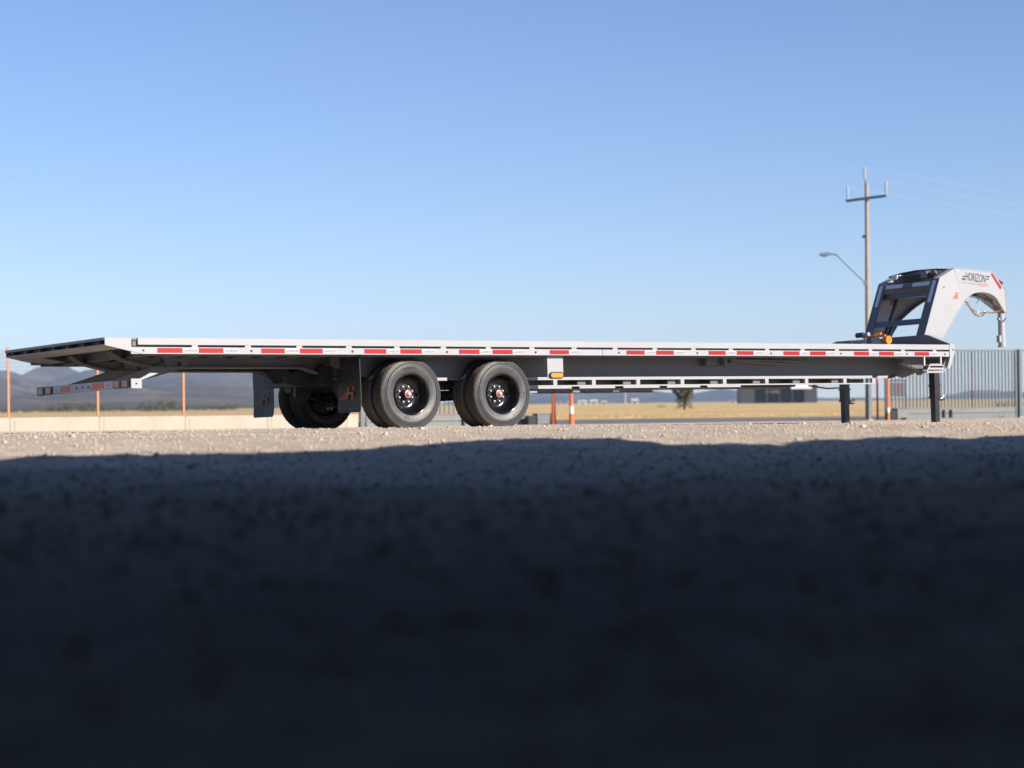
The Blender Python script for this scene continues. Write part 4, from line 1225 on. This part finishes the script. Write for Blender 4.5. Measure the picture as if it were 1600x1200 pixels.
# --- mud flaps
for (ya, yb, zb_) in ((.09, .575, .19), (2.03, 2.51, .185)):
    n = 14; mb = MB()
    fl = part(MB(), "mud_flap", 'flap') if False else None
    V = []; F = []
    rows = [(.80, 0), (.70, -.0), (.6, .003), (.5, .006), (.4, .008), (.3, .006), (.23, .0), (zb_ + .01, -.006)]
    for t in (0, .008):
        for z, dx in rows:
            inset = 0.02 if z < .21 else 0
            V += [(2.72 + dx + t, ya + inset, z), (2.72 + dx + t + .008, (ya + yb) / 2, z), (2.72 + dx + t, yb - inset, z)]
    k = len(rows)
    for b in (0, k * 3):
        for i in range(k - 1):
            for j in range(2): F.append((b + i * 3 + j, b + i * 3 + j + 1, b + i * 3 + j + 4, b + i * 3 + j + 3))
    for i in range(k - 1):
        for j in (0, 2): F.append((i * 3 + j, (i + 1) * 3 + j, k * 3 + (i + 1) * 3 + j, k * 3 + i * 3 + j))
    for j in range(2): F.append(((k - 1) * 3 + j, (k - 1) * 3 + j + 1, k * 3 + (k - 1) * 3 + j + 1, k * 3 + (k - 1) * 3 + j))
    fo = part(MB().add(V, F), "mud_flap", 'flap')
    MB().box(2.714, 2.735, ya - .01, yb + .01, .80, .826).build("hanger_bar", 'black', fo)
    bt = MB()
    for j in range(5): bt.tube([(2.705, ya + .05 + j * (yb - ya - .1) / 4, .813), (2.716, ya + .05 + j * (yb - ya - .1) / 4, .813)], .007, 6)
    bt.build("bolt_row", 'chrome', fo)
    place = lambda a, b: (2.7125, yb - .07 - a, b)
    flat_obj("emblem", [[(x * 1.0, .345 + y * .68) for x, y in p] for p in logo_polys(.20)], 'flap_ink', fo, place)
    text_obj("lettering", "www.horizontrailers.com", .016, 'grey_ink', fo, lambda a, b: (2.7125, yb - .045 - a, .235 + b), width=.40)

# --- rear light bar with its arms
bb = part(MB().box(.037, .10, .10, 2.50, .482, .570), "light_bar", 'coupler')
MB().prism([(.034, .574), (.034, .479), (.150, .476), (.150, .560), (.335, .628), (.245, .632), (.13, .574)], .088, .099).build("end_bracket", 'paint', bb)
MB().cyl_y(.09, .082, .088, .525, .009, 8).build("bolt", 'hole', bb)
MB().prism([(.034, .574), (.034, .479), (.11, .476), (.11, .574)], 2.501, 2.512).build("end_bracket", 'paint', bb)
def rrect(cy, cz, w, h, r=.02):
    p = []
    for sx, sz, a0 in ((1, 1, 0), (-1, 1, pi / 2), (-1, -1, pi), (1, -1, 1.5 * pi)):
        for i in range(4):
            a = a0 + i * pi / 6
            p.append((cy + sx * (w / 2 - r) + r * cos(a), cz + sz * (h / 2 - r) + r * sin(a)))
    return p
tl0 = None
for y in (.215, .43 - .02, 2.17, 2.385):
    if tl0 is None:
        tl0 = part(MB().prism_x(rrect(0, .526, .185, .09, .03), .024, .036), "tail_light", 'black', smooth=40); q = tl0
        MB().prism_x(rrect(0, .526, .128, .060, .022), .019, .0235).build("lens", 'tail_lens', tl0, smooth=40)
    else: q = copy_obj(tl0, T)
    q.location = (0, y, 0)
for a, b in ((.60, .74), (1.84, 1.98)):
    pass
for ya, yb, wa, wb, fl_ in ((.76, 1.04, .56, .74, False), (1.62, 1.86, 1.88, 2.05, True)):
    MB().box(.0345, .0365, ya, yb, .498, .556).build("orange_red_strip", 'safety', bb)
    q = MB().box(.0345, .0365, wa, wb, .500, .554).build("white_strip", 'white_tape', bb)
    text_obj("lettering", "HORIZON", .02, 'dark_ink', q, lambda a, b: (.0335, wb - .03 - a, .517 + b), shear=.3, width=.11)
for y in (1.14, 1.29, 1.44): MB().tube([(.030, y, .527), (.0366, y, .527)], .011, 10).build("bolt", 'hole', bb)
for y in (.80, 1.79):
    a_ = part(MB().prism([(.10, .575), (.10, .50), (.30, .535), (.94, .70), (.94, .79), (.80, .79)], y - .035, y + .035), "bar_arm", 'frame')
    MB().prism([(.70, .83), (.76, .70), (.98, .69), (1.02, .80), (.98, .86)], y - .05, y - .038).build("arm_bracket", 'frame', a_)
    MB().cyl_y(.90, y - .062, y - .05, .75, .02, 10).build("bolt", 'axle', a_)

# --- winch on the deck at the front
def wy(px): return 1.441 - (px - 1330) * .01215
def wz(px, py): return 1.06 + (537 - py) * .0088 - (px - 1345) * .0006
wn = part(MB().box(11.56, 11.80, wy(1378), wy(1346), .982, 1.00), "deck_winch", 'frame')
MB().tube([(11.66, wy(1334), wz(1334, 524)), (11.66, wy(1344.5), wz(1344, 523))], .036, 16).build("motor", 'black', wn, smooth=50)
MB().tube([(11.66, wy(1344.6), wz(1345, 523)), (11.66, wy(1353), wz(1353, 522))], .028, 14).build("motor_end", 'coupler', wn, smooth=50)
MB().tube([(11.64, wy(1344), wz(1345, 527)), (11.64, wy(1380), wz(1380, 524))], .014, 12).bar((11.62, wy(1365), wz(1365, 524)), (11.66, wy(1372), wz(1372, 522)), .05, .045).build("tie_rod", 'orange_paint', wn, smooth=50)
MB().tube([(11.62, wy(1381), 1.085), (11.62, wy(1387), 1.085)], .057, 22).build("drum_cap", 'orange_paint', wn, smooth=50)
MB().tube([(11.66, wy(1379), 1.085), (11.66, wy(1381), 1.085)], .062, 22).build("drum_plate", 'black', wn, smooth=50)
MB().prism_x([(wy(1361), 1.0), (wy(1361), 1.135), (wy(1369), 1.135), (wy(1375), 1.095), (wy(1377), 1.05), (wy(1377), 1.0)], 11.60, 11.76).build("gear_housing", 'coupler', wn)
MB().box(11.60, 11.72, wy(1360), wy(1354), 1.0, 1.125).build("control_box", 'red_paint', wn)
MB().box(11.59, 11.60, wy(1353.5), wy(1352), 1.0, 1.13).box(11.6, 11.7, wy(1353.5), wy(1345), 1.05, 1.07).build("frame_leg", 'white', wn)
MB().tube([(11.60, wy(1330), 1.09), (11.60, wy(1335), 1.10), (11.60, wy(1352), 1.09)], .014, 8).tube([(11.6, wy(1330), 1.10), (11.6, wy(1334), 1.06)], .010, 6).build("lever", 'chrome', wn, smooth=50)
MB().box(11.60, 11.7, wy(1350), wy(1335), .985, 1.03).build("hose_block", 'black', wn)

# ---------------------------------------------------------------- the air
hz = MB().box(-4600, 4600, -4600, 4600, -1.6, 125).build("haze", 'white')
hz.data.materials.clear()
hm = bpy.data.materials.new("haze_air"); hm.use_nodes = True
t = hm.node_tree
for n in list(t.nodes):
    if n.type == 'BSDF_PRINCIPLED': t.nodes.remove(n)
pv = t.nodes.new("ShaderNodeVolumePrincipled")
pv.inputs["Color"].default_value = (0.5, 0.72, 1.0, 1)
pv.inputs["Density"].default_value = 0.00014
pv.inputs["Anisotropy"].default_value = 0.0
t.links.new(pv.outputs[0], t.nodes["Material Output"].inputs["Volume"])
hz.data.materials.append(hm)
tag(hz, 'thin blue air haze over the plain', kind='stuff')
